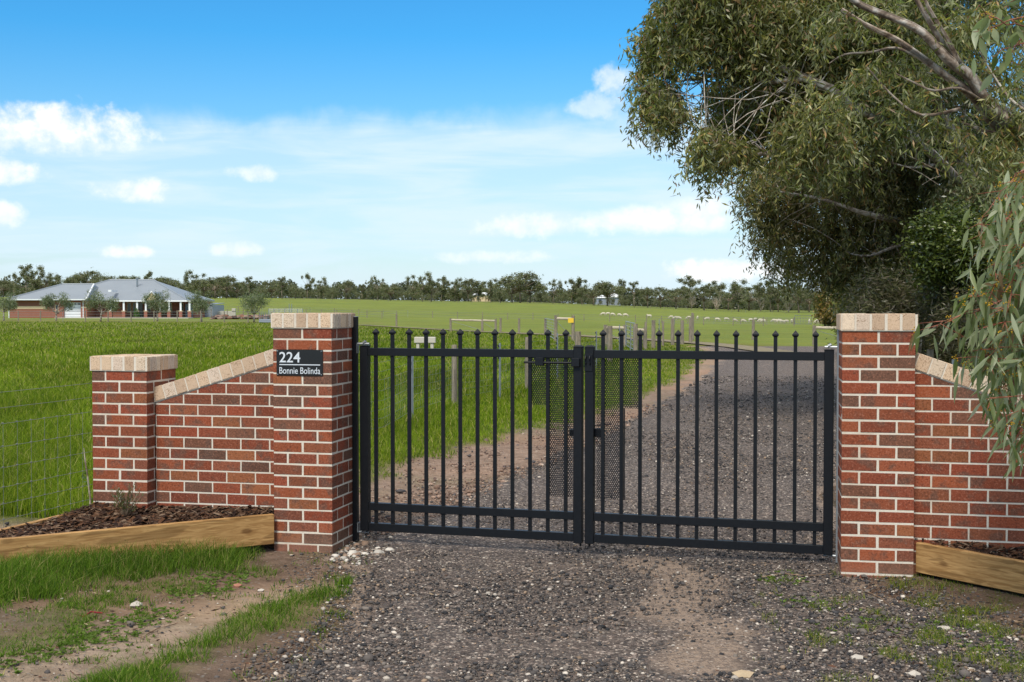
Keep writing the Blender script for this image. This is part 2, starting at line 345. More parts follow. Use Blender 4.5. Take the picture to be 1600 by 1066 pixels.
def m_gravel(kk):
    p = geo(kk); v1 = kk.add('ShaderNodeTexVoronoi', {'Vector': p, 'Scale': 70.0}); v2 = kk.add('ShaderNodeTexVoronoi', {'Vector': p, 'Scale': 34.0}); n = kk.noise(p, 1.1, 5, .6).outputs[0]; nf = kk.noise(p, 120, 3, .7).outputs[0]
    s1 = kk.add('ShaderNodeSeparateColor', {0: v1.outputs['Color']}); s2 = kk.add('ShaderNodeSeparateColor', {0: v2.outputs['Color']})
    c = kk.ramp(s1.outputs[0], [(0, (.022, .019, .018)), (.45, (.066, .054, .049)), (.75, (.120, .097, .084)), (.90, (.20, .165, .14)), (.975, (.50, .43, .36))])
    c = kk.mix(kk.m('MULTIPLY', kk.ss(s2.outputs[1], .86, .9), kk.m('SUBTRACT', 1.0, kk.ss(v2.outputs['Distance'], .3, .5))), c, (.28, .24, .21))
    c = kk.mix(kk.m('MULTIPLY', kk.m('ADD', nf, kk.m('MULTIPLY', kk.ss(n, .4, .65), .5)), .4), c, (.125, .092, .072))
    at = kk.add('ShaderNodeAttribute', attribute_name='Col').outputs['Color']; dm = kk.add('ShaderNodeSeparateColor', {0: at}).outputs[0]
    dirt = kk.mix(nf, (.20, .14, .10), (.38, .28, .205)); f = kk.ss(kk.m('ADD', dm, kk.m('MULTIPLY', kk.m('SUBTRACT', n, .5), .7)), .42, .8)
    f = kk.m('MULTIPLY', f, kk.m('ADD', .45, kk.m('MULTIPLY', kk.ss(s2.outputs[2], .35, .7), .5)))
    gsp = kk.noise(p, 16, 4, .8).outputs[0]; c = kk.mix(1.0, c, kk.ramp(gsp, [(.34, (.66, .64, .62)), (.5, (1.15, 1.12, 1.08)), (.68, (2.05, 1.92, 1.82))]), 'MULTIPLY')
    c = kk.mix(f, c, dirt)
    h = kk.m('SUBTRACT', kk.m('ADD', kk.m('MULTIPLY', s1.outputs[1], .5), kk.m('MULTIPLY', nf, .3)), v1.outputs['Distance'])
    return P(kk, c, .8, .3, normal=bump(kk, h, .012, .9))
def m_roof(kk):
    p = geo(kk); wv = kk.add('ShaderNodeTexWave', {'Vector': p, 'Scale': 1.6, 'Distortion': 0.0}, bands_direction='X').outputs[0]; n = kk.noise(p, .5, 4).outputs[0]
    c = kk.mix(n, (.175, .20, .225), (.235, .262, .285)); return P(kk, kk.mix(kk.m('MULTIPLY', wv, .25), c, (.30, .33, .35)), .45, .4)
def m_farbrick(kk):
    p = geo(kk); n = kk.noise(p, 4, 5, .7).outputs[0]; w2 = kk.add('ShaderNodeTexWave', {'Vector': p, 'Scale': 1.85}, bands_direction='Z').outputs[0]
    c = kk.mix(n, (.22, .072, .045), (.33, .125, .085)); return P(kk, kk.mix(kk.m('MULTIPLY', kk.ss(w2, .75, 1.0), .35), c, (.5, .4, .33)), .9, .1)
def m_wool(kk):
    n = kk.noise(obj(kk), 22, 4).outputs[0]; return P(kk, kk.mix(1.0, attr(kk), kk.mix(n, (.75, .72, .66), (1, 1, 1)), 'MULTIPLY'), .95, .05, normal=bump(kk, n, .03, .8))
M = {n: mat(n, f) for n, f in dict(brick=m_brick, mortar=m_mortar, cream=m_cream, steel=m_steel, galv=m_galv, pine=m_wood((.30, .155, .052), (.52, .305, .12)),
    post=m_wood((.19, .16, .12), (.30, .25, .185), (14, 14, 2), False), rail=m_wood((.40, .34, .24), (.56, .49, .36), (2, 14, 14), False), leaf=m_leaf(.34, .42, .45), blade=m_leaf(.35, .6, .12), gloss=m_leaf(.15, .32, .5),
    chips=m_attr(.85, .15, 90, .4), stones=m_attr(.8, .3, 150, .2), bark=m_bark, ground=m_ground, gravel=m_gravel, roof=m_roof, farbrick=m_farbrick, wool=m_wool,
    wire=m_plain((.20, .21, .20), .5, .4, .3), white=m_plain((.74, .75, .75), .55), glass=m_plain((.03, .04, .05), .12, .6), darkgrey=m_plain((.14, .16, .19), .5), shed=m_plain((.25, .28, .33), .5), conc=m_plain((.50, .46, .39), .9, .1),
    dirt=m_plain((.22, .185, .12), .95, .05, 0, 3, .4), creamp=m_plain((.62, .47, .29), .85), signblack=m_plain((.006, .006, .007), .22, .5), letter=m_plain((.62, .65, .68), .4), yellow=m_plain((.8, .5, .04), .5), attr=m_attr(.9, .1, 8, .15)).items()}
# ------------------------------------------------------------------ ground sheet
def build_ground():
    ny, nx = 520, 460
    t = np.linspace(0, 1, ny); Yv = -10+np.exp(np.log(3)+t*(np.log(8000)-np.log(3)))-3
    c = np.sinh(np.linspace(-3, 3, nx))/np.sinh(3)*1.15
    Yg, Cg = np.meshgrid(Yv, c, indexing='ij'); Xg = Cg*(Yg+17)
    Z = gz(Xg, Yg); di = drive_in(Xg, Yg); g = grassiness(Xg, Yg)
    near = np.clip((40-Yg)/25, 0, 1)
    Z = Z-.035*np.clip(di*4+.2, 0, 1)+near*(1-np.clip(di*4+.5, 0, 1))*((fbm(Xg*1.3, Yg*1.3, 4, 21)-.5)*.07+g*.02)
    # earth bank between drive and paddock
    gr = np.array((.115, .155, .010)); gr2 = np.array((.138, .200, .017)); dirt = np.array((.36, .255, .195)); dk = np.array((.17, .12, .09))
    n = fbm(Xg*.25, Yg*.12, 4, 31)[..., None]
    far = np.clip((Yg-np.interp(Xg/np.maximum(Yg, 5)*F+800, [0, 400, 560, 960, 1300], [128, 125, 116, 74, 50]))/6, 0, 1)[..., None]
    grass = gr*(1-far)+gr2*far; grass = grass*(.8+.45*n)
    band = np.clip(1-np.abs(Yg-132)/7, 0, 1)*(Xg/np.maximum(Yg, 5)*F+800 < 600); grass = grass*(1-.5*band[..., None])+np.array((.19, .17, .07))*.5*band[..., None]
    n2 = fbm(Xg*1.7, Yg*1.7, 4, 5)[..., None]
    d = dirt*(.75+.5*n2); tr = np.clip(1.4-polydist(Xg, Yg, TRACK)/.36, 0, 1)[..., None]
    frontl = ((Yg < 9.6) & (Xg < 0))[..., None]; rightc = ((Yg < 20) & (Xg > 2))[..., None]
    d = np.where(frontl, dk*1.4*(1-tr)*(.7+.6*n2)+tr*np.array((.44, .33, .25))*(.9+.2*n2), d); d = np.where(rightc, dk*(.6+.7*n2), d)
    gg = g[..., None]*np.where(frontl|rightc, .35, .85); colr = d*(1-gg)+grass*gg
    cc = np.concatenate([colr, g[..., None]], -1).reshape(-1, 4)
    V = np.stack([Xg, Yg, Z], -1).reshape(-1, 3); idx = np.arange(ny*nx).reshape(ny, nx)
    Fq = np.stack([idx[:-1, :-1], idx[:-1, 1:], idx[1:, 1:], idx[1:, :-1]], -1).reshape(-1, 4)
    o = np_mesh('ground', V, Fq, cc, M['ground'], smooth=True); tag(o, kind='structure', label='green paddock ground with bare earth beside the drive')
build_ground()
PATCH = gpx([(1010, 880), (1080, 905), (1050, 960), (1130, 990), (1090, 1040)])
def build_drive():
    ys = np.concatenate([np.arange(3, 14, .05), np.geomspace(14, 58, 170)]); nt = 90
    t = np.linspace(0, 1, nt); Yg, T = np.meshgrid(ys, t, indexing='ij'); l, r = drx(Yg)
    l = l+(fbm(Yg*1.5, Yg*0+3, 4, 41)-.5)*.6+(fbm(Yg*9, Yg*0+5, 3, 44)-.5)*.22; r = r+(fbm(Yg*1.5, Yg*0+9, 4, 42)-.5)*.6
    Xg = l+(r-l)*T; near = np.clip((22-Yg)/12, 0, 1)
    edge = np.minimum(T, 1-T); Z = gz(Xg, Yg)+np.clip(edge*12, -.5, 1)*.012-.004+near*(fbm(Xg*5, Yg*5, 4, 50)-.5)*.022+(fbm(Xg*.9, Yg*.6, 2, 51)-.5)*.03*np.clip(edge*8, 0, 1)
    Z = np.where(edge < .004, Z-.03, Z)
    dm = np.clip(1.05-polydist(Xg, Yg, PATCH)/.50, 0, 1); dm = np.maximum(dm, .55*np.clip((Yg-11)/6, 0, 1)*np.clip(1-np.abs(T-.8)/.10, 0, 1)); dm = np.maximum(dm, .6*np.clip((Yg-9.5)/6, 0, 1)*np.clip(1-np.abs(T-.35)/.09, 0, 1)*.9)
    dm = np.maximum(dm, .55*np.clip(1-np.abs(Yg-9)/.6, 0, 1)*(Xg < 1.9)*(Xg > .2)); dm = np.maximum(dm, np.clip(.95-(edge)*9, 0, 1))
    V = np.stack([Xg, Yg, Z], -1).reshape(-1, 3); ny = len(ys); idx = np.arange(ny*nt).reshape(ny, nt)
    Fq = np.stack([idx[:-1, :-1], idx[:-1, 1:], idx[1:, 1:], idx[1:, :-1]], -1).reshape(-1, 4)
    o = np_mesh('driveway', V, Fq, np.repeat(dm.reshape(-1, 1), 3, 1), M['gravel'], smooth=True); tag(o, kind='structure', label='dark gravel driveway running through the gate')
build_drive()
def path_strip(name, ctr, wd, m, lab, col=(1, 1, 1), dz=.05):
    mb = MB(); mb.col = col; P_ = []
    for (x0, y0), (x1, y1) in zip(ctr[:-1], ctr[1:]):
        for q in range(10): P_.append((x0+(x1-x0)*q/10, y0+(y1-y0)*q/10))
    P_.append(ctr[-1]); vs = []
    for i, (x, y) in enumerate(P_):
        a = P_[max(i-1, 0)]; b = P_[min(i+1, len(P_)-1)]; d = Vector((b[0]-a[0], b[1]-a[1])).normalized(); n = Vector((-d.y, d.x))
        for s in (-1, -.33, .33, 1): vs.append(gp(x+n.x*s*wd/2, y+n.y*s*wd/2, dz))
    fs = [(i*4+j, i*4+j+1, i*4+j+5, i*4+j+4) for i in range(len(P_)-1) for j in range(3)]
    mb.put(vs, fs); o = mb.build(name, m, smooth=True); tag(o, kind='structure', label=lab); return o
path_strip('gravel_track', [(10.6, 50), (10.2, 56), (9.3, 62), (7.6, 70), (4.5, 80), (0, 90), (-6, 101), (-14, 116)], 1.5, M['dirt'], 'pale farm track crossing the paddock beyond the drive')
# ------------------------------------------------------------------ brickwork
BR = [(.25, .060, .026), (.215, .052, .024), (.27, .070, .028), (.18, .056, .030), (.225, .070, .032), (.15, .062, .036), (.125, .060, .038), (.25, .085, .034), (.24, .052, .024), (.19, .048, .024), (.23, .054, .026), (.20, .060, .030), (.24, .064, .028)]
def brc():
    c = random.choice(BR); f = random.uniform(.85, 1.2); return tuple(x*f for x in c)
def crc():
    c = random.choice([(.62, .45, .30), (.56, .40, .27), (.66, .52, .38), (.48, .34, .23), (.60, .47, .36)]); f = random.uniform(.9, 1.1); return tuple(x*f for x in c)
B, H, C = .2275, .0735, .086
def pillar_bricks(mb, n, z0, short_top=False):
    w_ = .47
    mb.box(.0018, w_-.0018, .0018, w_-.0018, z0-.3, z0+n*C-.003, 1)
    for i in range(-1, n):
        za = z0+i*C; zb = za+H
        spans = [(0, B, 0, .109), (w_-B, w_, 0, .109), (0, B, .361, w_), (w_-B, w_, .361, w_), (0, .109, .1215, .3485), (.361, w_, .1215, .3485)]
        for (a, b, c, d) in spans:
            if ((n-1-i) % 2 == 0) == short_top: a, b, c, d = c, d, a, b
            j = [random.uniform(-.0012, .0012) for _ in range(6)]; mb.cbox(a+j[0]*.8, b+j[1]*.8, c+j[2]*.8, d+j[3]*.8, za+j[4], zb+j[5], .0022, 0, brc(), .0012)
def cap_bricks(mb, w_, z0, hh=.108, n=5, ov=.014):
    a = -ov; b = w_+ov; mb.box(a+.003, b-.003, a+.003, b-.003, z0, z0+hh-.002, 1)
    st = (b-a-.012)/n
    for row in range(2):
        for i in range(n):
            x0 = a+.010+i*st; y0 = a+(0 if row == 0 else (b-a)/2+.006); y1 = y0+(b-a)/2-.008
            mb.cbox(x0+random.uniform(-.003, .003), x0+st-.016, y0+random.uniform(-.001, .001), y1, z0+.004, z0+hh+random.uniform(-.001, .003), .003, 0, crc())
    # end faces show narrow headers
    for side in (a-.001, b+.001-.014):
        y = a+.006
        while y < b-.02:
            L = random.choice([.045, .075, .10]); L = min(L, b-.006-y); mb.cbox(side, side+.014, y, y+L, z0+.003, z0+hh-.002, .002, 0, crc()); y += L+.012
def pillar(name, origin, th, n, lab, cat='brick pillar', z0=None, caph=.112):
    e = empty(name, origin, lab, cat, 'brick gate pillars', -th)
    mb = MB(); pillar_bricks(mb, n, 0, n == 16); mb.build('brickwork', [M['brick'], M['mortar']], e)
    mb = MB(); cap_bricks(mb, .47, n*C-.008, caph); mb.build('capping', [M['cream'], M['mortar']], e)
    return e
TH = radians(13.0); u = Vector((cos(TH), -sin(TH), 0)); v = Vector((sin(TH), cos(TH), 0))
CL = Vector((-1.350, 9.483, 0)); CR = Vector((2.213, 8.49, 0))
zt = EYE-.046                              # top of both tall pillars
ol = CL-u*.47; ol.z = zt-.104-20*C+.0; orr = CR.copy(); orr.z = zt-.104-19*C
pillar('gate_pillar', ol, TH, 20, 'tall red brick gate pillar carrying the black number sign')
pillar('gate_pillar', orr, TH-.03, 19, 'tall red brick gate pillar right of the double gate, beside the drooping gum leaves')
osm = Vector((-3.294, 9.932, 0)); osm.z = EYE-.385-.104-16*C
pillar('end_pillar', osm, TH, 16, 'low red brick end pillar with cream cap at the left end of the sloping wall')
osr = CR+u*(.47+1.15+.47-.47); osr.z = EYE-.385-.104-15*C
pillar('end_pillar', osr, TH, 15, 'low brick end pillar half hidden behind the drooping gum leaves on the right')
def clip(poly, a, b):   # keep z <= a*x+b
    out = []
    for i in range(len(poly)):
        p, q = poly[i-1], poly[i]; dp = a*p[0]+b-p[1]; dq = a*q[0]+b-q[1]
        if (dp >= 0) != (dq >= 0): t = dp/(dp-dq); out.append((p[0]+(q[0]-p[0])*t, p[1]+(q[1]-p[1])*t))
        if dq >= 0: out.append(q)
    return out
def wing_wall(origin, L, zl, zr, zbase, lab, off0, T=.23):
    """local x along u, y along v; brick top line runs from zl (x=0) to zr (x=L)"""
    e = empty('sloping_wall', origin, lab, 'brick wall', 'sloping wing walls', -TH)
    a = (zr-zl)/L; mb = MB(); mb.prism(clip([(0, zbase-.3), (L, zbase-.3), (L, 5), (0, 5)], a, zl-.002), .0022, T-.0022, 1)
    i = 0; z = zbase
    while z < max(zl, zr):
        x = -off0+.006 if i % 2 else -off0-.114
        while x < L:
            x0 = max(0.002, x); x1 = min(L-.002, x+B)
            if x1-x0 > .015:
                pl = clip([(x0, z), (x1, z), (x1, z+H), (x0, z+H)], a, zl-.008)
                if len(pl) >= 3:
                    c_ = brc(); j = random.uniform(-.001, .0008); pl = [(p+random.uniform(-.0012, .0012), q+random.uniform(-.0012, .0012)) for p, q in pl]; mb.prism(pl, j, .11, 0, c_); mb.prism([(p, q) for p, q in pl], T-.11, T+j, 0, c_)
            x += .24
        z += C; i += 1
    mb.build('brickwork', [M['brick'], M['mortar']], e)
    mb = MB(); S = sqrt(1+a*a); ang = math.atan(a); Ls = L*S; n = int(round(Ls/.098)); st = Ls/n; hh = .112
    mb.M = Matrix.Translation((0, 0, zl)) @ Matrix.Rotation(-ang, 4, 'Y')
    mb.prism([(-.03 if a > 0 else 0, .0), (Ls, .0), (Ls+(0 if a > 0 else .0), hh-.004), (-.03 if a > 0 else 0, hh-.004)], -.008, T+.008, 1)
    for q in range(n): mb.cbox(q*st+.004, (q+1)*st-.007, -.013+random.uniform(-.001, .001), T+.012, .004, hh+random.uniform(-.001, .002), .0025, 0, crc())
    mb.build('capping', [M['cream'], M['mortar']], e)
zof = lambda y, Y: EYE-(y-480)/F*Y
o1 = CL-u*(.47+1.047)+v*.125; o1.z = 0
wing_wall(o1, 1.05, zof(628, 9.97), zof(566, 9.72), EYE-1.875+.003, 'sloping red brick wall rising from the low end pillar to the sign pillar', .0)
o2 = CR+u*.468+v*.125; o2.z = 0
wing_wall(o2, 1.16, zof(577, 8.53), zof(577, 8.53)-.40, EYE-1.79-.02, 'sloping red brick wall falling away to the right behind the hanging gum leaves', .12)
# ------------------------------------------------------------------ number sign
def text_mesh(s, size, ext=.0012):
    cu = bpy.data.curves.new('txt', 'FONT'); cu.body = s; cu.size = size; cu.extrude = ext; cu.offset = size*(.008 if len(s) < 5 else .0); cu.resolution_u = 6
    o = bpy.data.objects.new('txt', cu); COL.objects.link(o); bpy.context.view_layer.update()
    me = bpy.data.meshes.new_from_object(o.evaluated_get(bpy.context.evaluated_depsgraph_get())); bpy.data.objects.remove(o)
    co = np.zeros(len(me.vertices)*3); me.vertices.foreach_get('co', co); co = co.reshape(-1, 3); return me, co
sg = empty('number_sign', ol+u*.03-v*.0018+Vector((0, 0, 0)), 'black rectangular property sign with silver number 224, fixed to the left gate pillar', 'sign', None, -TH)
sg.location.z = 0
zs = lambda y: zof(y, 9.54); sw = .372
mb = MB(); mb.cbox(0, sw, -.006, 0, zs(587.3), zs(546.6), .0012); mb.build('panel', M['signblack'], sg)
def put_text(s, nm, x0, x1, yb, yt):
    me, co = text_mesh(s, .1); mn = co.min(0); mx = co.max(0)
    zb, zt_ = zs(yb), zs(yt); n = np.empty_like(co); n[:, 0] = x0+(co[:, 0]-mn[0])/(mx[0]-mn[0])*(x1-x0); n[:, 2] = zb+(co[:, 1]-mn[1])/(mx[1]-mn[1])*(zt_-zb); n[:, 1] = -.0072-(co[:, 2])*.6
    me.vertices.foreach_set('co', n.ravel()); me.update(); return link(nm, me, sg, [M['letter']])
pxs = lambda p: (p-160)/7.6125/208*1.025
put_text('224', 'number_lettering', pxs(198), pxs(458), 566.5, 550.2)
put_text('Bonnie Bolinda', 'name_lettering', pxs(198), pxs(704), 584.3, 574.2)
mb = MB(); mb.box(pxs(198), pxs(704), -.0075, -.0058, zs(570.8), zs(569.4)); mb.build('underline', M['letter'], sg)
for a in (.011, sw-.011):
    for y_ in (548.5, 585.2):
        mb = MB(); mb.tube([(a, -.0058, zs(y_)), (a, -.0095, zs(y_))], .0042, 10); mb.build('screw', M['galv'], sg)
# ------------------------------------------------------------------ gates
GA = Vector((-1.150, 9.900, 0)); GB = Vector((2.236, 8.93, 0)); gd = (GB-GA); GL = gd.length; gdir = gd.normalized(); GTH = -math.atan2(gdir.y, gdir.x)
def gt(px):
    a = (px-800)/F; t = (a*GA.y-GA.x)/(gdir.x-a*gdir.y); return t
Ztop = EYE-.318; Zrb = EYE-.378; Zm1, Zm0 = EYE-1.528, EYE-1.587; Zb1, Zb0 = EYE-1.687, EYE-1.748
def hexsheet(mb, x0, x1, z0, z1, y, pitch=.0135, hole=.0062, th=.0012):
    nx = max(1, int((x1-x0)/pitch)); px_ = (x1-x0)/nx; rz = px_*.866; nz = max(1, int(round((z1-z0)/rz))); rz = (z1-z0)/nz
    for j in range(nz):
        off = 0 if j % 2 else .5
        for i in range(nx-(0 if j % 2 else 1)+(0)):
            cx = x0+(i+.5+off)*px_; cz = z0+(j+.5)*rz; vs = []
            for R_ in (1, 0):
                for q in range(6):
                    t = pi/6+q*pi/3
                    if R_: 
                        hx = cos(t)*px_*.5774; hz = sin(t)*rz*.6667; vs.append((cx+hx, y, cz+hz))
                    else: vs.append((cx+cos(t)*hole, y, cz+sin(t)*hole))
            mb.put(vs+[(a, y+th, c) for a, b, c in vs[6:]], [(q, (q+1) % 6, 6+(q+1) % 6, 6+q) for q in range(6)]+[(6+q, 6+(q+1) % 6, 12+(q+1) % 6, 12+q) for q in range(6)])
def spear(mb, x, y, z):
    s = .0125; w_ = .022; lv = [(z, s), (z+.010, w_), (z+.020, w_), (z+.048, .001)]; vs = []
    for zz, r in lv: vs += [(x-r, y-r, zz), (x+r, y-r, zz), (x+r, y+r, zz), (x-r, y+r, zz)]
    mb.put(vs, [(i*4+q, i*4+(q+1) % 4, i*4+4+(q+1) % 4, i*4+4+q) for i in range(3) for q in range(4)]+[(3, 2, 1, 0), (12, 13, 14, 15)])
def leaf_gate(lab, xs0, xs1, bars, left):
    e = empty('driveway_gate', (GA.x, GA.y, 0), lab, 'gate', 'double driveway gate leaves', -GTH)
    s = M['steel']; w_ = .066
    for xx, hinge in ((xs0, left), (xs1, not left)):
        mb = MB(); tz = EYE-.305 if hinge else EYE-.300
        mb.cbox(xx-w_/2, xx+w_/2, -.033, .033, Zb0-(.0 if hinge else .012), tz, .003); st = mb.build('stile', s, e)
        mb = MB(); c_ = w_/2+.0025
        mb.put([(xx-c_, -c_, tz), (xx+c_, -c_, tz), (xx+c_, c_, tz), (xx-c_, c_, tz), (xx-c_, -c_, tz+.006), (xx+c_, -c_, tz+.006), (xx+c_, c_, tz+.006), (xx-c_, c_, tz+.006),
                (xx-.018, -.018, tz+(.017 if not hinge else .008)), (xx+.018, -.018, tz+(.017 if not hinge else .008)), (xx+.018, .018, tz+(.017 if not hinge else .008)), (xx-.018, .018, tz+(.017 if not hinge else .008))],
               [(0, 3, 2, 1), (0, 1, 5, 4), (1, 2, 6, 5), (2, 3, 7, 6), (3, 0, 4, 7), (4, 5, 9, 8), (5, 6, 10, 9), (6, 7, 11, 10), (7, 4, 8, 11), (8, 9, 10, 11)]); mb.build('stile_cap', s, st)
    for za, zb in ((Zrb, Ztop), (Zm0, Zm1), (Zb0, Zb1)):
        mb = MB(); mb.cbox(xs0+w_/2, xs1-w_/2, -.025, .025, za, zb, .002); mb.build('rail', s, e)
    for x in bars:
        mb = MB(); mb.box(x-.0125, x+.0125, -.0125, .0125, Zb1, Zm0); mb.box(x-.0125, x+.0125, -.0125, .0125, Zm1, Zrb); mb.box(x-.0125, x+.0125, -.0125, .0125, Ztop, EYE-.213)
        b_ = mb.build('picket', s, e); mb = MB(); spear(mb, x, 0, EYE-.213); mb.build('spear_head', s, b_)
    return e
bL = np.linspace(gt(587.2), gt(884.3), 12); bR = np.linspace(gt(942.4), gt(1274.7), 12)
gl = leaf_gate('left leaf of the black picket gate, with the sliding bolt', gt(570.3), gt(904), bL, True)
gr_ = leaf_gate('right leaf of the black picket gate, nearer the plain brick pillar', gt(922.3), gt(1296), bR, False)
S = M['steel']
def zg(y, px):
    t = gt(px); Y = GA.y+gdir.y*t; return EYE-(y-480)/F*Y
mb = MB(); hexsheet(mb, gt(856), gt(896), zg(778, 880), zg(634, 880), .020, pitch=.0158); hexsheet(mb, gt(829), gt(896), zg(634, 880), zg(557, 880), .020, pitch=.0158); mb.build('perforated_panel', S, gl)
mb = MB(); hexsheet(mb, gt(930), gt(973), zg(782, 950), zg(638, 950), .020, pitch=.0158); hexsheet(mb, gt(930), gt(999), zg(638, 950), zg(560, 950), .020, pitch=.0158)
mb.box(gt(974), gt(976), .017, .022, zg(782, 950), zg(638, 950)); mb.build('perforated_panel', S, gr_)
mb = MB(); mb.tube([(gt(821), -.045, zg(566.3, 860)), (gt(904), -.045, zg(566.8, 900))], .0085, 10); bo = mb.build('sliding_bolt', M['steel'], gl, smooth=False)
mb = MB(); mb.cbox(gt(839), gt(852), -.060, -.02, zg(571, 845), zg(558.5, 845), .003); mb.box(gt(836), gt(842), -.03, -.022, zg(563, 845), zg(559, 845)); mb.build('bolt_guide', S, bo)
mb = MB(); mb.cbox(gt(895.5), gt(908.5), -.068, -.0335, zg(572.5, 900), zg(559.5, 900), .003); mb.build('bolt_housing', S, bo)
mb = MB(); mb.tube([(gt(860.5), -.047, zg(566, 860)), (gt(860.5), -.05, zg(594, 860))], .007, 8); mb.build('bolt_handle', S, bo)
mb = MB(); mb.cbox(gt(914.8), gt(927.8), -.040, -.034, zg(580, 921), zg(553, 921), .002)
for q in (917.5, 924): mb.tube([(gt(q), -.04, zg(569, 921)), (gt(q), -.062, zg(567, 921)), (gt(q), -.066, zg(560, 921)), (gt(q), -.055, zg(556.5, 921)), (gt(q), -.04, zg(558, 921))], .005, 6)
mb.build('bolt_keeper', S, gr_)
mb = MB(); mb.cbox(gt(888), gt(900), .03, .07, zg(682, 890), zg(672, 890), .003); mb.build('latch', S, gl)
mb = MB(); mb.cbox(gt(926), gt(941), .03, .07, zg(684, 930), zg(671, 930), .003); mb.tube([(gt(926), .05, zg(667, 930)), (gt(953), .05, zg(664.5, 940))], .004, 6); mb.build('latch', S, gr_)
for e_, q in ((gl, 905.5), (gr_, 919.5)):
    mb = MB(); mb.tube([(gt(q), .042, Zb0+.08), (gt(q), .042, Zb0-.045)], .008, 8); mb.build('drop_bolt', S, e_)
# hinge posts and hinges
def hinge_post(loc, lab, m, wx, wy, z0, z1):
    e = empty('hinge_post', (loc.x, loc.y, z0), lab, 'post', None, -TH); mb = MB(); mb.cbox(0, wx, 0, wy, 0, z1-z0, .002); mb.build('post_shaft', m, e)
    mb = MB(); mb.cbox(-.0008, wx+.0008, -.0008, wy+.0008, z1-z0, z1-z0+.006, .002); mb.build('post_cap', M['galv'], e); return e
pl = CL+v*.43+u*.0035; hl = hinge_post(pl, 'slim black steel hinge post bolted to the left gate pillar', M['steel'], .036, .05, EYE-1.90, EYE-.078)
pr = CR+v*.40-u*.024; hr = hinge_post(pr, 'slim galvanised hinge post on the side of the right gate pillar', M['galv'], .0205, .05, EYE-1.80, EYE-.16)
def hinge(e, px0, px1, y, sgn, par):
    z = zg(y, (px0+px1)/2); mb = MB(); a, b = gt(px0), gt(px1); m_ = (a*.35+b*.65)
    mb.tube([(a, .0, z+.0*sgn), (b, 0, z)], .009, 8); mb.box(min(a, a+.005*sgn), max(a, a+.02*sgn), -.022, .022, min(z, z-.075*sgn_v(par)), max(z, z-.075*sgn_v(par)))
    mb.tube([(m_-.0, 0, z-.01), (m_, 0, z+.026)], .006, 8); mb.tube([(m_-.012, 0, z+.004), (m_+.012, 0, z+.016)], .013, 6)
    mb.build('hinge', M['galv'], e)
def sgn_v(p): return 1 if p == 'top' else -1
hinge(gl, 555.5, 577, 537.3, 1, 'top'); hinge(gl, 556.5, 575, 832.8, 1, 'bottom'); hinge(gr_, 1311.5, 1289, 542.4, -1, 'top'); hinge(gr_, 1311.5, 1289, 870, -1, 'bottom')
# ------------------------------------------------------------------ timber bed edging
def sleeper(name, A, Bp, zt_, hgt, th, lab):
    A = Vector(A); Bp = Vector(Bp); d = Bp-A; e = MB(); L = d.length
    e.cbox(0, L, -th/2, th/2, -hgt, 0, .004); o = e.build(name, M['pine']); o.location = (A.x, A.y, zt_); o.rotation_euler.z = math.atan2(d.y, d.x)
    return tag(o, lab, 'timber edging', 'timber sleepers edging the garden beds')
zsl = EYE-1.563
Lf = Vector((-1.835, 9.50)); Lb = Vector((-4.2, 8.05))
pL0 = W(427, 806, 9.55); q0 = W(0, 843.5, 8.52)
dF = (Vector((q0.x, q0.y))-Vector((pL0.x, pL0.y))).normalized()
A_ = Vector((pL0.x, pL0.y)); Bf = A_+dF*3.1
sleeper('timber_sleeper', (A_.x, A_.y), (Bf.x, Bf.y), zsl, .225, .045, 'long front timber sleeper running left from the sign pillar, grass against it')
pB = W(157, 797, 9.96); qB = W(0, 831, 8.87); dB = (Vector((qB.x, qB.y))-Vector((pB.x, pB.y))).normalized(); Ab = Vector((pB.x, pB.y)); Bb = Ab+dB*2.2
sleeper('timber_sleeper', (Ab.x, Ab.y), (Bb.x, Bb.y), zsl, .2, .045, 'back timber sleeper of the left bed under the wire fence')
pR = W(1433.5, 848, 8.42); qR = W(1600, 879, 7.78); dR = (Vector((qR.x, qR.y))-Vector((pR.x, pR.y))).normalized(); Ar = Vector((pR.x+.01, pR.y+.02)); Brr = Ar+dR*2.6
zsr = pR.z
sleeper('timber_sleeper', (Ar.x, Ar.y), (Brr.x, Brr.y), zsr, .20, .05, 'knotty timber sleeper edging the mulch bed right of the plain pillar')
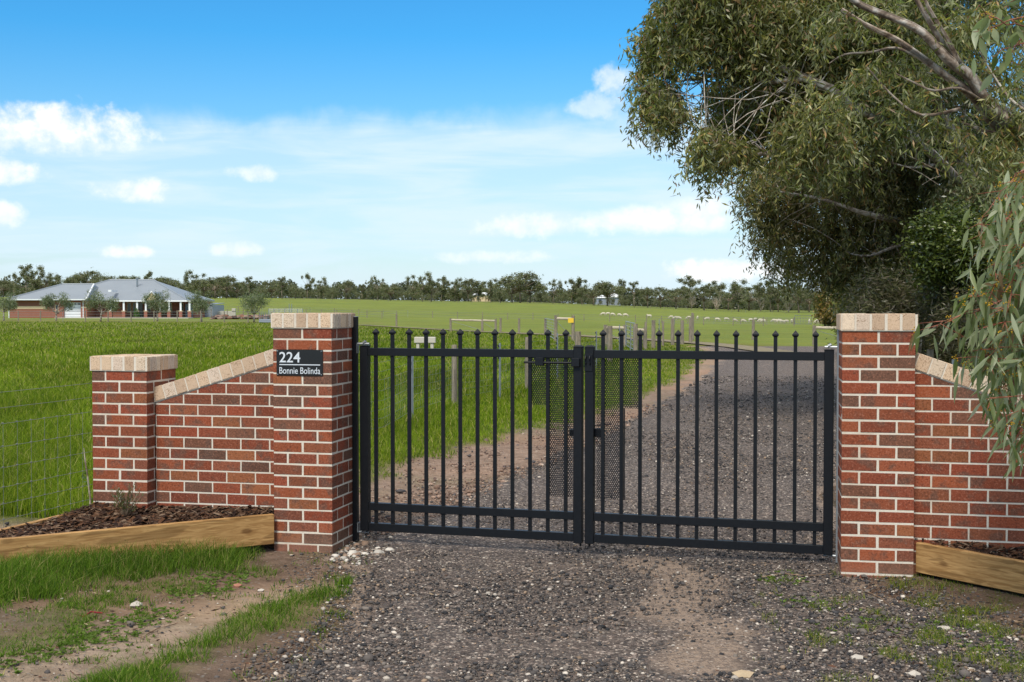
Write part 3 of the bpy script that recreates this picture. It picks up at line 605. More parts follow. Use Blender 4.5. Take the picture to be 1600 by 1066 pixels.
# ------------------------------------------------------------------ mulch beds
def inpoly(X, Y, poly):
    ins = np.zeros(np.shape(X), bool); n = len(poly)
    for i in range(n):
        x0, y0 = poly[i-1]; x1, y1 = poly[i]; c_ = ((y0 > Y) != (y1 > Y)); ins ^= c_ & (X < (x1-x0)*(Y-y0)/((y1-y0) if y1 != y0 else 1e-9)+x0)
    return ins
def mulch(poly, zf, n, lab, seed):
    R = np.random.RandomState(seed); poly = [tuple(p) for p in poly]; xs = [p[0] for p in poly]; ys = [p[1] for p in poly]
    mb = MB(); mb.col = (.045, .024, .015); step = .07; gx = np.arange(min(xs)-.05, max(xs)+.1, step); gy = np.arange(min(ys)-.05, max(ys)+.1, step)
    ids = {}; vs = []; fs = []
    for i, x in enumerate(gx):
        for j, y in enumerate(gy): ids[i, j] = len(vs); vs.append((x, y, float(zf(x, y))-.02+random.uniform(-.008, .008)))
    for i in range(len(gx)-1):
        for j in range(len(gy)-1):
            if inpoly(np.array(gx[i]+step/2), np.array(gy[j]+step/2), poly): fs.append((ids[i, j], ids[i+1, j], ids[i+1, j+1], ids[i, j+1]))
    mb.put(vs, fs); X = R.uniform(min(xs), max(xs), n*3); Y = R.uniform(min(ys), max(ys), n*3); k_ = inpoly(X, Y, poly); X = X[k_][:n]; Y = Y[k_][:n]
    cols = [(.060, .030, .018), (.10, .055, .032), (.17, .10, .06), (.028, .015, .011), (.13, .06, .03), (.24, .165, .11), (.05, .028, .02)]
    for x, y in zip(X, Y):
        L = R.choice([.012, .02, .03, .045]); w_ = L*R.uniform(.14, .4); a = R.uniform(0, pi); t = R.uniform(-.45, .45); q = R.uniform(-.5, .5)
        mb.M = Matrix.Translation((x, y, float(zf(x, y))+R.uniform(-.006, .022))) @ Matrix.Rotation(a, 4, 'Z') @ Matrix.Rotation(t, 4, 'Y') @ Matrix.Rotation(q, 4, 'X')
        mb.put([(-L, -w_*.6, 0), (L*.9, -w_, 0), (L, w_*.7, .002), (-L*.8, w_, .001), (0, w_*.3, .007)], [(0, 1, 4), (1, 2, 4), (2, 3, 4), (3, 0, 4), (3, 2, 1, 0)], 0, cols[R.randint(len(cols))])
    mb.M = None; o = mb.build('bark_mulch', M['chips']); tag(o, lab, 'mulch', None, 'stuff')
i2 = CL-u*(.47)+v*.12; i1 = CL-u*(1.52)+v*.12; i0 = CL-u*(1.99)-v*.0
mulch([(A_.x, A_.y+.03), (i2.x+.02, i2.y), (i1.x, i1.y), (i1.x-.02, i1.y-.12), (i0.x, i0.y), (Ab.x, Ab.y), (Bb.x, Bb.y), (Bf.x, Bf.y)],
      lambda x, y: zsl-.045+.02*sin(x*3)+.05*max(0, min(1, (y-9.3)/.5)), 5200, 'dark bark chip mulch filling the left garden bed', 3)
r2 = CR+u*.47+v*.12; r1 = CR+u*1.62+v*.12
mulch([(Ar.x, Ar.y+.03), (r2.x, r2.y), (r1.x, r1.y), (r1.x+1.2, r1.y-.3), (Brr.x, Brr.y)], lambda x, y: zsr-.035+.015*sin(x*5)+.02*max(0, min(1, (y-8.2)/.3)), 2600, 'dark bark chip mulch in the bed right of the plain pillar', 4)
# ------------------------------------------------------------------ leaf / blade generators
def orth(d, R):
    r = R.normal(size=d.shape); a = np.cross(d, r); a /= np.linalg.norm(a, axis=1)[:, None]+1e-9; return a
def quad_leaves(P0, d, L, Wd, cols, R):
    a = orth(d, R); L = L[:, None]; Wd = Wd[:, None]; m = P0+d*L*.45; t = P0+d*L; V = np.stack([P0, m+a*Wd*.5, t, m-a*Wd*.5], 1).reshape(-1, 3)
    return V, np.arange(len(V)).reshape(-1, 4), np.repeat(cols, 4, 0)
def pick(R, pal, n, jit=.22, w_=None):
    pal = np.array(pal); i = R.choice(len(pal), n, p=w_); return pal[i]*(1+R.uniform(-jit, jit, (n, 1)))
def blades(X, Y, Z, H_, Wd, cols, R, lean=.35):
    n = len(X); az_ = R.uniform(0, 2*pi, n); ln = np.abs(R.normal(0, lean, n)); fa = R.uniform(-.9, .9, n)
    P0 = np.stack([X, Y, Z], 1); side = np.stack([np.cos(fa), np.sin(fa), 0*fa], 1)*Wd[:, None]*.5
    off = np.stack([np.cos(az_)*ln, np.sin(az_)*ln, np.ones(n)], 1)*H_[:, None]
    mid = P0+off*np.array([.35, .35, .58]); tip = P0+off*np.array([1, 1, .95])
    V = np.stack([P0-side, P0+side, mid+side*.8, mid-side*.8, tip+side*.12, tip-side*.12], 1).reshape(-1, 3); b = np.arange(n)[:, None]*6
    Fq = np.concatenate([b+np.array([0, 1, 2, 3]), b+np.array([3, 2, 4, 5])], 0); return V, Fq, np.repeat(cols, 6, 0)
GP = [(.115, .165, .009), (.155, .21, .013), (.085, .135, .008), (.21, .24, .020), (.055, .09, .009), (.36, .31, .11)]
def grass_obj(name, lab, X, Y, hf, wf, pal, seed, wts=None, lean=.35):
    R = np.random.RandomState(seed); Z = gz(X, Y)-.012; n = len(X)
    h = hf(X, Y)*R.uniform(.5, 1.2, n); cl = pick(R, pal, n, .2, wts)*np.clip(.45+1.05*fbm(X*.55, Y*.22, 4, 77), .3, 1.6)[:, None]
    V, Fq, c_ = blades(X, Y, Z, h, wf(Y)*R.uniform(.7, 1.3, n), cl, R, lean); o = np_mesh(name, V, Fq, c_, M['blade']); return tag(o, lab, 'grass', None, 'stuff')
def scatter(n, y0, y1, p0, p1, R, power=1.0):
    """points spread evenly over the view between two distances"""
    t = R.uniform(0, 1, n); inv = 1/y0+(1/y1-1/y0)*t**power; Y = 1/inv; px = R.uniform(p0, p1, n); return (px-800)/F*Y, Y
# tall paddock grass behind the wall, near
R = np.random.RandomState(5)
X, Y = scatter(190000, 9.0, 22, -260, 900, R, 1.35)
bx = np.where(X < -3.2, Y > 10.02+(X+3.2)*.78+.12, Y > WALLX(X)+.55); k_ = bx & (R.uniform(0, 1, len(X)) < grassiness(X, Y)) & (Y > 7)
X, Y = X[k_], Y[k_]; lft = lambda X, Y: np.clip((drx(Y)[0]-X-1)/2.5, .0, 1)
grass_obj('paddock_grass', 'tall lush green grass in the paddock just behind the wire fence and wall', X, Y, lambda x, y: (.07+.15*lft(x, y))*(.7+.6*fbm(x*.6, y*.4, 3, 9)), lambda y: .0040+.00026*y, GP, 6, [.26, .27, .17, .16, .08, .06], .6)
X, Y = scatter(150000, 20, 120, -260, 1330, R, 1.0); di = drive_in(X, Y); k_ = (R.uniform(0, 1, len(X)) < grassiness(X, Y)) & (di < 0); k_ &= ~((Y > 44) & (polydist(X, Y, [(10.6, 50), (9.3, 62), (4.5, 80), (-6, 101), (-14, 116)]) < 1.6)); k_ &= Y < np.interp(X/Y*F+800, [0, 400, 560, 960, 1300], [120, 120, 110, 72, 48])
X, Y = X[k_], Y[k_]
grass_obj('paddock_grass', 'mid distance green grass across the near paddock beyond the gate', X, Y, lambda x, y: .07+.08*lft(x, y)*(.6+.8*fbm(x*.3, y*.15, 3, 12)), lambda y: .00055*y, GP, 7, [.25, .28, .18, .16, .06, .07], .7)
# foreground grass
X, Y = scatter(120000, 5.9, 9.6, -120, 640, R, 1.0); fr = Y < WALLX(X)-.02; g = grassiness(X, Y); s1 = polydist(X, Y, STRIP1); g = np.where(s1 < .5, np.minimum(g*1.4, 1), g*.75)
nz = fbm(X*9, Y*9, 3, 91); k_ = fr & (R.uniform(0, 1, len(X)) < np.clip(g*1.1-.18+(nz-.5)*1.5, 0, 1)) & (drive_in(X, Y) < .1+.3*(nz-.5)); inbed = inpoly(X, Y, [(A_.x, A_.y), (i2.x, i2.y), (i1.x, i1.y), (i0.x, i0.y), (Ab.x, Ab.y), (Bb.x, Bb.y), (Bf.x, Bf.y)]); k_ &= ~inbed
X, Y = X[k_], Y[k_]
grass_obj('verge_grass', 'short green verge grass in front of the left timber sleeper and along the drive edge', X, Y, lambda x, y: .045+.13*np.clip(1.2-polydist(x, y, STRIP1)/.5, 0, 1)+.06*np.clip(1-polydist(x, y, STRIP2)/.3, 0, 1), lambda y: .0042+0*y, [(.085, .15, .012), (.11, .18, .018), (.065, .12, .010), (.15, .21, .028), (.04, .08, .012), (.28, .24, .09)], 8, [.25, .2, .22, .10, .15, .08], .7)
X, Y = scatter(60000, 5.9, 8.6, 1180, 1700, R, 1.0); nz = fbm(X*6, Y*6, 3, 92); k_ = (Y < (Ar.y+(X-Ar.x)*dR.y/dR.x)-.02) & (R.uniform(0, 1, len(X)) < np.clip((X-2.3)*.5+(nz-.52)*3.2, 0, .8)); X, Y = X[k_], Y[k_]
grass_obj('verge_grass', 'thin patchy grass in the gravel in front of the right timber sleeper', X, Y, lambda x, y: .035+.04*fbm(x*3, y*3), lambda y: .0028+0*y, GP, 9, None, .8)
# low broad weeds in the dirt
def weeds():
    R = np.random.RandomState(17); Vs = []; Fs = []; Cs = []; b = 0
    spots = [G(*p) for p in [(90, 1008), (130, 1000), (180, 998), (210, 972), (60, 1018), (150, 985), (240, 960), (330, 905), (365, 900), (345, 918), (20, 1040), (300, 925), (1270, 945), (1340, 975), (1500, 985), (1545, 1015), (1230, 905)]]
    for s in spots:
        for q in range(40):
            c_ = np.array([s.x+R.normal(0, .10), s.y+R.normal(0, .10), 0]); c_[2] = gz(c_[0], c_[1])+.005; n = 7
            a = R.uniform(0, 2*pi, n); d = np.stack([np.cos(a), np.sin(a), R.uniform(.15, .7, n)], 1); d /= np.linalg.norm(d, axis=1)[:, None]
            V, Fq, cc = quad_leaves(np.repeat(c_[None], n, 0), d, R.uniform(.015, .035, n), R.uniform(.008, .014, n), pick(R, [(.12, .18, .035), (.16, .22, .05), (.09, .14, .02)], n), R)
            Vs.append(V); Fs.append(Fq+b); Cs.append(cc); b += len(V)
    tag(np_mesh('ground_weeds', np.concatenate(Vs), np.concatenate(Fs), np.concatenate(Cs), M['blade']), 'low broadleaf weeds spreading over the bare earth verge', 'weeds', None, 'stuff')
weeds()
# ------------------------------------------------------------------ gravel stones
def ico():
    t = (1+5**.5)/2; v_ = np.array([(-1, t, 0), (1, t, 0), (-1, -t, 0), (1, -t, 0), (0, -1, t), (0, 1, t), (0, -1, -t), (0, 1, -t), (t, 0, -1), (t, 0, 1), (-t, 0, -1), (-t, 0, 1)], float)/sqrt(1+t*t)
    f = np.array([(0, 11, 5), (0, 5, 1), (0, 1, 7), (0, 7, 10), (0, 10, 11), (1, 5, 9), (5, 11, 4), (11, 10, 2), (10, 7, 6), (7, 1, 8), (3, 9, 4), (3, 4, 2), (3, 2, 6), (3, 6, 8), (3, 8, 9), (4, 9, 5), (2, 4, 11), (6, 2, 10), (8, 6, 7), (9, 8, 1)]); return v_, f
def stones(name, lab, X, Y, rad, cols, R, sink=.3, dz=.0):
    v_, f = ico(); n = len(X); jit = R.uniform(.72, 1.25, (n, 12, 1)); sc = np.stack([R.uniform(.8, 1.4, n), R.uniform(.7, 1.1, n), R.uniform(.45, .8, n)], 1)*rad[:, None]
    P_ = v_[None]*jit*sc[:, None]; a = R.uniform(0, 2*pi, n); c_, s_ = np.cos(a)[:, None], np.sin(a)[:, None]
    x = P_[..., 0]*c_-P_[..., 1]*s_; y = P_[..., 0]*s_+P_[..., 1]*c_; zb = gz(X, Y)+dz
    V = np.stack([x+X[:, None], y+Y[:, None], P_[..., 2]+(zb+rad*(.5-sink))[:, None]], -1).reshape(-1, 3); Fq = (f[None]+(np.arange(n)*12)[:, None, None]).reshape(-1, 3)
    return tag(np_mesh(name, V, Fq, np.repeat(cols, 12, 0), M['stones']), lab, 'gravel', None, 'stuff')
SP = [(.050, .046, .046), (.085, .074, .068), (.125, .105, .092), (.18, .15, .125), (.028, .028, .030), (.54, .47, .39), (.30, .21, .14)]
R = np.random.RandomState(23)
X, Y = scatter(62000, 5.9, 13.5, 330, 1680, R, 1.0); di = drive_in(X, Y); den = np.clip(.75+di*1.6, 0, 1)*np.clip(.35+fbm(X*1.3, Y*1.3, 4, 71)*1.1, 0, 1)*(1-.75*np.clip(.9-polydist(X, Y, PATCH)/.35, 0, 1)); k_ = R.uniform(0, 1, len(X)) < den; X, Y = X[k_], Y[k_]; n = len(X)
stones('loose_gravel', 'loose grey gravel stones scattered over the driveway', X, Y, np.exp(R.normal(math.log(.0058), .45, n)), pick(R, SP, n, .3, [.19, .22, .23, .16, .10, .055, .045]), R, dz=.010)
X, Y = scatter(34000, 13.3, 34, 560, 1330, R, 1.0); k_ = drive_in(X, Y) > .05; X, Y = X[k_], Y[k_]; n = len(X)
stones('loose_gravel', 'loose grey gravel stones on the drive beyond the gate', X, Y, np.exp(R.normal(math.log(.0085), .4, n))*(Y/16)**.6, pick(R, SP, n, .3, [.19, .24, .25, .17, .08, .035, .035]), R, dz=.010)
X, Y = scatter(26000, 5.9, 10.5, -50, 1680, R, 1.0); di = drive_in(X, Y); k_ = (di < .15) & (di > -3) & (R.uniform(0, 1, len(X)) < np.where(X > 2, .75, .42)*np.clip(fbm(X*2, Y*2, 3, 19)*2.2-.5, .08, 1)); k_ &= np.where(X < .4, Y < WALLX(X), Y < WALLR(X)-.05-.4*np.clip(X-2.7, 0, 2)); k_ &= ~((X < -1.9) & (polydist(X, Y, STRIP1) < .45)); X, Y = X[k_], Y[k_]; n = len(X)
stones('loose_gravel', 'loose pale and grey stones on the earth verges beside the drive', X, Y, np.exp(R.normal(math.log(.0050), .55, n)), pick(R, SP, n, .25, [.17, .2, .2, .16, .1, .08, .09]), R)
X, Y = scatter(30000, 9.8, 24, 540, 1120, R, 1.0); l_ = drx(Y)[0]; dl_ = l_-X; k_ = (dl_ > -.25) & (dl_ < 1.7) & (Y > WALLX(X)+.3) & (R.uniform(0, 1, len(X)) < np.clip(.9-dl_*.45, .12, 1)*np.clip(fbm(X*2.5, Y*1.6, 3, 29)*2.4-.7, .05, 1)); X, Y = X[k_], Y[k_]; n = len(X)
stones('earth_clods', 'earth clods and small stones on the bare bank left of the drive', X, Y, np.exp(R.normal(math.log(.009), .5, n))*(Y/14)**.5, pick(R, [(.22, .14, .10), (.34, .23, .17), (.14, .09, .07), (.42, .33, .26), (.10, .09, .09)], n, .25, [.3, .25, .2, .1, .15]), R, .35, .01)
# rubble of broken pale mortar at the foot of the sign pillar
X = R.normal(-1.16, .13, 260); Y = R.normal(9.45, .16, 260); k_ = X > -1.33; X, Y = X[k_], Y[k_]; n = len(X)
stones('mortar_rubble', 'pale broken stone and mortar rubble at the foot of the sign pillar', X, Y, np.exp(R.normal(math.log(.012), .5, n)), pick(R, [(.55, .50, .43), (.40, .35, .29), (.30, .2, .14)], n), R)
def rock(px, py, r, lab, col=(.55, .49, .41)):
    p = G(px, py); v_, f = ico(); R = np.random.RandomState(int(px)); V = v_*R.uniform(.7, 1.2, (12, 1))*np.array([1.3, .9, .62])*r; me = MB(); me.col = col
    me.put([tuple(a) for a in V], [tuple(a) for a in f]); o = me.build('rock', M['stones']); o.location = (p.x, p.y, p.z+r*.3); tag(o, lab, 'rock', 'pale rocks lying in the foreground')
for a in [(213, 948, .038, 'pale jagged rock on the bare earth left of the wheel track'), (408, 924, .022, 'small cream rock below the foot of the sign pillar'), (372, 917, .026, 'rusty pink stone on the earth below the sign pillar', (.38, .17, .11)),
          (1338, 1031, .034, 'squarish white rock in the gravel at lower right'), (1430, 1058, .034, 'large white rock at the bottom edge right of the squarish one'), (1517, 1048, .022, 'flat pale rock near the lower right corner'),
          (1160, 1060, .045, 'half buried sandy rock at the bottom centre of the drive', (.5, .38, .24)), (465, 1028, .028, 'cream rock in the grass at the left edge of the drive'), (1475, 985, .03, 'long pale stone in thin grass before the right sleeper')]: rock(*a)
# leaf litter and sticks
def litter():
    R = np.random.RandomState(31); X, Y = scatter(9000, 5.9, 9.9, 0, 1680, R); k_ = (R.uniform(0, 1, len(X)) < np.where(X > 2.0, .6, np.where(X < -1.0, .42, .05))) & np.where(X < .4, Y < WALLX(X), Y < WALLR(X)-.45*np.clip(X-2.68, 0, 2)); X, Y = X[k_], Y[k_]; n = len(X)
    a = R.uniform(0, 2*pi, n); d = np.stack([np.cos(a), np.sin(a), R.uniform(-.05, .2, n)], 1); P0 = np.stack([X, Y, gz(X, Y)+.012], 1)
    V, Fq, c_ = quad_leaves(P0, d, R.uniform(.012, .055, n), R.uniform(.004, .012, n), pick(R, [(.30, .20, .12), (.16, .08, .05), (.40, .30, .19), (.07, .04, .03), (.05, .03, .02)], n), R)
    tag(np_mesh('leaf_litter', V, Fq, c_, M['chips']), 'dry fallen gum leaves scattered over the verges', 'leaf litter', None, 'stuff')
litter()
for (pts, r, lab) in [([(1190, 905), (1225, 899), (1262, 903), (1300, 899)], .006, 'thin bent fallen twig at the foot of the plain pillar'), ([(1350, 925), (1375, 937), (1390, 950)], .005, 'short dry stick on the gravel below the right sleeper'), ([(383, 1040), (378, 1060), (390, 1075)], .005, 'pale dry stick in the grass by the left drive edge'), ([(220, 1000), (245, 986), (275, 978)], .004, 'dark thin stick lying on the wheel track')]:
    mb = MB(); mb.col = (.9, .75, .6); g_ = [G(*p) for p in pts]; mb.tube([Vector((p.x, p.y, p.z+.012)) for p in g_], [r, r*.8, r*.6, r*.5][:len(g_)], 6); tag(mb.build('fallen_stick', M['bark']), lab, 'stick', 'fallen sticks')
mb = MB(); mb.col = (.35, .03, .05); g_ = [G(*p) for p in [(103, 969), (118, 962), (130, 966), (142, 958), (160, 960)]]; mb.tube([Vector((p.x, p.y, p.z+.008)) for p in g_], .004, 5); tag(mb.build('string', M['chips']), 'scrap of dark red string on the bare earth', 'string')
# small shrub in bed
def small_shrub():
    b = W(196, 801, 9.55); b.z = zsl-.03; e = empty('small_shrub', b, 'small sparse woody shrub growing in the left mulch bed', 'shrub'); R = np.random.RandomState(3); mb = MB(); mb.col = (.6, .5, .4); P0 = []; D = []
    for q in range(30):
        a = R.uniform(0, 2*pi); t = R.uniform(.15, .85); L = R.uniform(.12, .27); d = Vector((cos(a)*sin(t), sin(a)*sin(t), cos(t))); p1 = d*L*.5+Vector((0, 0, .01)); p2 = d*L+Vector((0, 0, .02))
        mb.tube([(0, 0, -.02), p1, p2], [.0035, .0025, .0012], 5)
        for w_ in range(16): f = R.uniform(.35, 1.05); P0.append(tuple(d*L*f+Vector(R.normal(0, .006, 3)))); D.append(tuple(np.array(d)*.6+R.normal(0, .5, 3)+np.array([0, 0, .3])))
    mb.build('stems', M['bark'], e); P0 = np.array(P0); D = np.array(D); D /= np.linalg.norm(D, axis=1)[:, None]; n = len(P0)
    V, Fq, c_ = quad_leaves(P0, D, R.uniform(.014, .028, n), R.uniform(.006, .011, n), pick(R, [(.09, .12, .03), (.14, .15, .05), (.20, .10, .04), (.06, .09, .03)], n), R); np_mesh('foliage', V, Fq, c_, M['leaf'], e)
small_shrub()
# ------------------------------------------------------------------ fences
def fence(name, posts, wires, lab, stays=0, wr=.0016, kinds=None, cat='fence', group='wire fences', hts=1.15):
    """posts: world (X,Y) ; wires: heights"""
    P_ = [gp(x, y) for x, y in posts]; o0 = P_[0]; e = empty(name, o0, lab, cat, group)
    kinds = kinds or ['w']*len(posts)
    for p, kd in zip(P_, kinds):
        if kd == '-': continue
        mb = MB(); q = p-o0; hh = hts*random.uniform(.94, 1.05)
        if kd in 'wW':
            r = .055 if kd == 'w' else .09; mb.tube([q+Vector((0, 0, -.2)), q+Vector((0, 0, hh))], [r, r*.94], 10); mb.build('post', M['post'], e)
        elif kd == 's':
            mb.box(q.x-.018, q.x+.018, q.y-.003, q.y+.003, q.z-.2, q.z+hh); mb.box(q.x-.003, q.x+.003, q.y-.018, q.y+.018, q.z-.2, q.z+hh); po = mb.build('post', M['galv'], e)
            for z_ in wires[:3]:
                mb = MB(); mb.tube([q+Vector((-.03, -.03, z_-.02)), q+Vector((-.03, -.03, z_+.03))], .014, 6); mb.build('insulator', M['signblack'], po)
    mb = MB()
    for z_ in wires:
        for a, b in zip(P_[:-1], P_[1:]):
            mb.tube([a-o0+Vector((0, 0, z_)), (a+b)/2-o0+Vector((0, 0, z_-.008)), b-o0+Vector((0, 0, z_))], wr, 4, caps=False)
    if stays:
        for a, b in zip(P_[:-1], P_[1:]):
            n = int((b-a).length/stays); zlo, zhi = wires[-1], wires[min(2, len(wires)-1)]
            for i in range(1, n+1):
                q = a+(b-a)*i/(n+1)-o0; mb.tube([q+Vector((0, 0, zlo)), q+Vector((random.uniform(-.01, .01), 0, zhi))], wr*.8, 4, caps=False)
    mb.build('wires', M['wire'], e); return e
fw = [EYE-.600, EYE-.712, EYE-.826, EYE-.99, EYE-1.14, EYE-1.28, EYE-1.40, EYE-1.515]
# left fence beside the low pillar: levels are absolute there
fa = Vector((-3.31, 10.02)); fb = fa+dB*4.6; z0f = float(gz(fa.x, fa.y))
fe = empty('wire_fence', (fa.x, fa.y, z0f), 'wire mesh fence running left from the low end pillar in front of tall grass', 'fence', 'wire fences'); mb = MB()
for z_ in fw:
    mb.tube([(0, 0, z_-z0f), (dB.x*2.3, dB.y*2.3, z_-z0f-.012), (dB.x*4.6, dB.y*4.6, z_-z0f)], .0016, 4, caps=False)
    if z_ < EYE-.8:
        for i in range(1, 30): q = dB*(i*.15); mb.tube([(q.x-.006, q.y-.004, z_-z0f), (q.x+.006, q.y+.002, z_-z0f)], .0032, 4)
for i in range(1, 30): q = dB*(i*.15); mb.tube([(q.x, q.y, fw[-1]-z0f-.08), (q.x+.004, q.y, fw[2]-z0f)], .0013, 4, caps=False)
mb.build('wires', M['wire'], fe); mb = MB(); q = fb-fa; mb.tube([(q.x, q.y, -.2), (q.x, q.y, 1.25)], .05, 10); mb.build('post', M['post'], fe)
# paddock fence beside the drive
def yx(px, py): p = G(px, py); return (p.x, p.y)
line = [(-2.6, 12.2), (-2.35, 14.5)]+[(-(800-px)/F*Y, Y) for px, Y in [(598, 16.5), (644, 19.3), (710, 22.5), (781, 24.6), (824, 27.5), (871, 31), (903, 34.5), (932, 37.5), (953, 41)]]
fence('paddock_fence', line, [1.05, .93, .82, .68, .55, .43, .32, .2], 'wire paddock fence with timber and steel posts left of the drive beyond the gate', .18, .0016, ['-', '-', '-', 's', 'w', 's', 'w', 's', 'W', 's', 'W'])
line2 = [(-(800-px)/F*Y, Y) for px, Y in [(953, 41), (968, 44), (985, 47), (993, 50), (1009, 53), (1021, 55), (1030, 57), (1036, 58.5), (1051, 60), (1066, 61.5), (1079, 63)]]
fence('paddock_fence', line2, [1.0, .8, .6, .4], 'close set timber post fence beyond the gate, above the drive bend', 0, .002, ['-', 's', 's', 'W', 'w', 'W', 's', 'w', 'W', 'W', 'W'], hts=1.2)
fence('boundary_fence', [(4.45, 12.3), (5.4, 15.5), (6.6, 20), (8.2, 26), (10.2, 34)], [1.1, .95, .8, .65, .5, .35], 'grey boundary fence glimpsed under the gums behind the right wall', .2, .0018, ['w', 's', 'w', 's', 'w'], hts=1.2)
def hstay(name, pxs, Y, ytop, ybot, rails, lab, extra=None, braces=True):
    """timber strainer set: posts at pixel columns, one top rail between chosen posts"""
    P_ = [gp((px-800)/F*Y, Y) for px in pxs]; o0 = P_[0]; hh = (ybot-ytop)/F*Y; e = empty(name, o0, lab, 'strainer frame', 'timber strainer frames in the paddock')
    for p in P_: mb = MB(); q = p-o0; mb.tube([q+Vector((0, 0, -.2)), q+Vector((0, 0, hh))], [.095, .085], 10); mb.build('post', M['post'], e)
    for i, j in rails:
        a = P_[i]-o0+Vector((0, 0, hh*.88)); b = P_[j]-o0+Vector((0, 0, hh*.86)); mb = MB(); mb.tube([a, b], .075, 10); mb.build('rail', M['rail'], e)
        if braces: mb = MB(); mb.tube([a+Vector((0, 0, -.1)), b+Vector((0, 0, -hh*.75))], .012, 5); mb.build('brace_wire', M['galv'], e)
    return e
hstay('strainer_frame', [704, 753.5, 774.5], 96, 498, 518, [(0, 1), (1, 2)], 'three post timber strainer frame with pale rail, left middle paddock')
e3 = hstay('strainer_frame', [868.5, 895.5], 66, 500, 541, [(0, 1)], 'timber strainer frame with small yellow sign on its post')
mb = MB(); x_ = (892.5-868.5)/F*66; mb.box(x_-.17, x_+.12, -.13, -.115, .98, 1.22); mb.build('warning_plate', M['yellow'], e3)
hstay('strainer_frame', [946, 976.5], 57, 506, 540, [(0, 1)], 'timber strainer frame left of the silver field gate')
hstay('strainer_frame', [993.5, 1008], 54, 509, 543, [(0, 1)], 'short timber strainer frame right of the silver field gate')
hstay('strainer_frame', [1272.5, 1345], 60, 509, 540, [(0, 1)], 'dark timber rail and post beside the plain brick pillar', braces=True)
def field_gate(a, b, z0, z1, lab, n=5, r=.02, m='galv'):
    A = gp(*a); Bq = gp(*b); e = empty('field_gate', A, lab, 'field gate', 'metal field gates'); d = Bq-A; mb = MB()
    mb.tube([Vector((0, 0, z0)), Vector((0, 0, z1)), d+Vector((0, 0, z1)), d+Vector((0, 0, z0)), Vector((0, 0, z0))], r, 8); mb.build('frame', M[m], e)
    mb = MB()
    for i in range(1, n+1): z_ = z0+(z1-z0)*i/(n+1); mb.tube([Vector((0, 0, z_)), d+Vector((0, 0, z_))], r*.45, 6)
    for i in range(1, 6): q = d*i/6; mb.tube([q+Vector((0, 0, z0)), q+Vector((0, 0, z1))], r*.3, 5)
    mb.build('mesh_infill', M[m], e)
pxg = lambda px, Y: ((px-800)/F*Y, Y)
field_gate(pxg(978, 56), pxg(992, 50), .1, 1.15, 'open silver mesh field gate between timber posts')
field_gate(pxg(852, 84), pxg(868, 66.5), .1, 1.1, 'pale mesh field gate beside the yellow signed post')
field_gate(pxg(1242, 150), pxg(1268, 150), .3, 1.3, 'dark metal gate far across the paddock near the sheep', 2, .04, 'darkgrey')
for px, Y, h_, lab in [(619.5, 112, 1.1, 'lone weathered timber post at left of the open paddock'), (782, 94, 1.05, 'lone timber post just right of the three post frame'), (811, 92, 1.05, 'lone timber post midway between the two strainer frames'), (852, 84, 1.1, 'timber gatepost of the pale mesh gate'), (1082, 70, 1.5, 'tall thin timber post behind the bunched fence posts'), (1177, 72, 1.15, 'lone timber post in the paddock right of the drive bend')]:
    mb = MB(); mb.tube([(0, 0, -.2), (0, 0, h_*.5), (.01, 0, h_)], [.09, .085, .08], 10); mb.tube([(0, 0, h_), (.01, 0, h_+.02)], [.07, .05], 10); o = mb.build('fence_post', M['post']); o.location = gp(*pxg(px, Y)); tag(o, lab, 'post', 'lone timber posts in the paddock')
# beige trough board seen through the pickets
tr = empty('feed_trough', gp(*pxg(647, 50)), 'long beige concrete trough standing in the near paddock', 'trough'); mb = MB(); mb.cbox(0, .84, 0, .35, .28, .52, .02); mb.build('basin', M['conc'], tr); mb = MB(); mb.cbox(.08, .2, .05, .3, 0, .28, .01); mb.cbox(.64, .76, .05, .3, 0, .28, .01); mb.build('legs', M['conc'], tr)
# far fence lines
def far_line(pts, Y0, lab, hts=1.1, n=26):
    P0, P1 = pts; ps = [(P0[0]+(P1[0]-P0[0])*i/n, P0[1]+(P1[1]-P0[1])*i/n) for i in range(n+1)]
    fence('farm_fence', ps, [1.0, .75, .5, .25], lab, 0, .012, [random.choice('wwws') for _ in ps], hts=hts)
far_line((pxg(-60, 208), pxg(1240, 190)), 0, 'far wire fence crossing the paddock behind the sheep', n=34)
far_line((pxg(1010, 160), pxg(1290, 150)), 0, 'wire fence just in front of the grazing sheep on the right', n=6)
far_line((pxg(-40, 126), pxg(425, 120)), 0, 'farm fence before the olive trees and the brick house', n=13)
far_line((pxg(330, 170), pxg(620, 178)), 0, 'far wire fence right of the house yards', n=12)
far_line((pxg(430, 455), pxg(1290, 470)), 0, 'pale fence along the foot of the distant trees', 1.4, 40)
# ------------------------------------------------------------------ house
HY = 165.0; hs = F/HY; hx = lambda px: (px-800)/hs; hz = lambda y, Y=HY: EYE-(y-480)/F*Y
hg = float(gz(hx(150), HY)); HG = hz(497)
def hip(mb, x0, x1, y0, y1, ze, rx0, rx1, zr, over=0.0):
    ym = (y0+y1)/2; mb.put([(x0, y0, ze), (x1, y0, ze), (x1, y1, ze), (x0, y1, ze), (rx0, ym, zr), (rx1, ym, zr), (x0, y0, ze-.18), (x1, y0, ze-.18), (x1, y1, ze-.18), (x0, y1, ze-.18)],
        [(0, 1, 5, 4), (1, 2, 5), (2, 3, 4, 5), (3, 0, 4), (0, 6, 7, 1), (1, 7, 8, 2), (2, 8, 9, 3), (3, 9, 6, 0), (6, 9, 8, 7)])
he = empty('brick_house', (hx(150), HY, HG), 'long low red brick farmhouse with blue grey hipped metal roof and white verandah', 'house'); HO = Vector((hx(150), HY, HG))
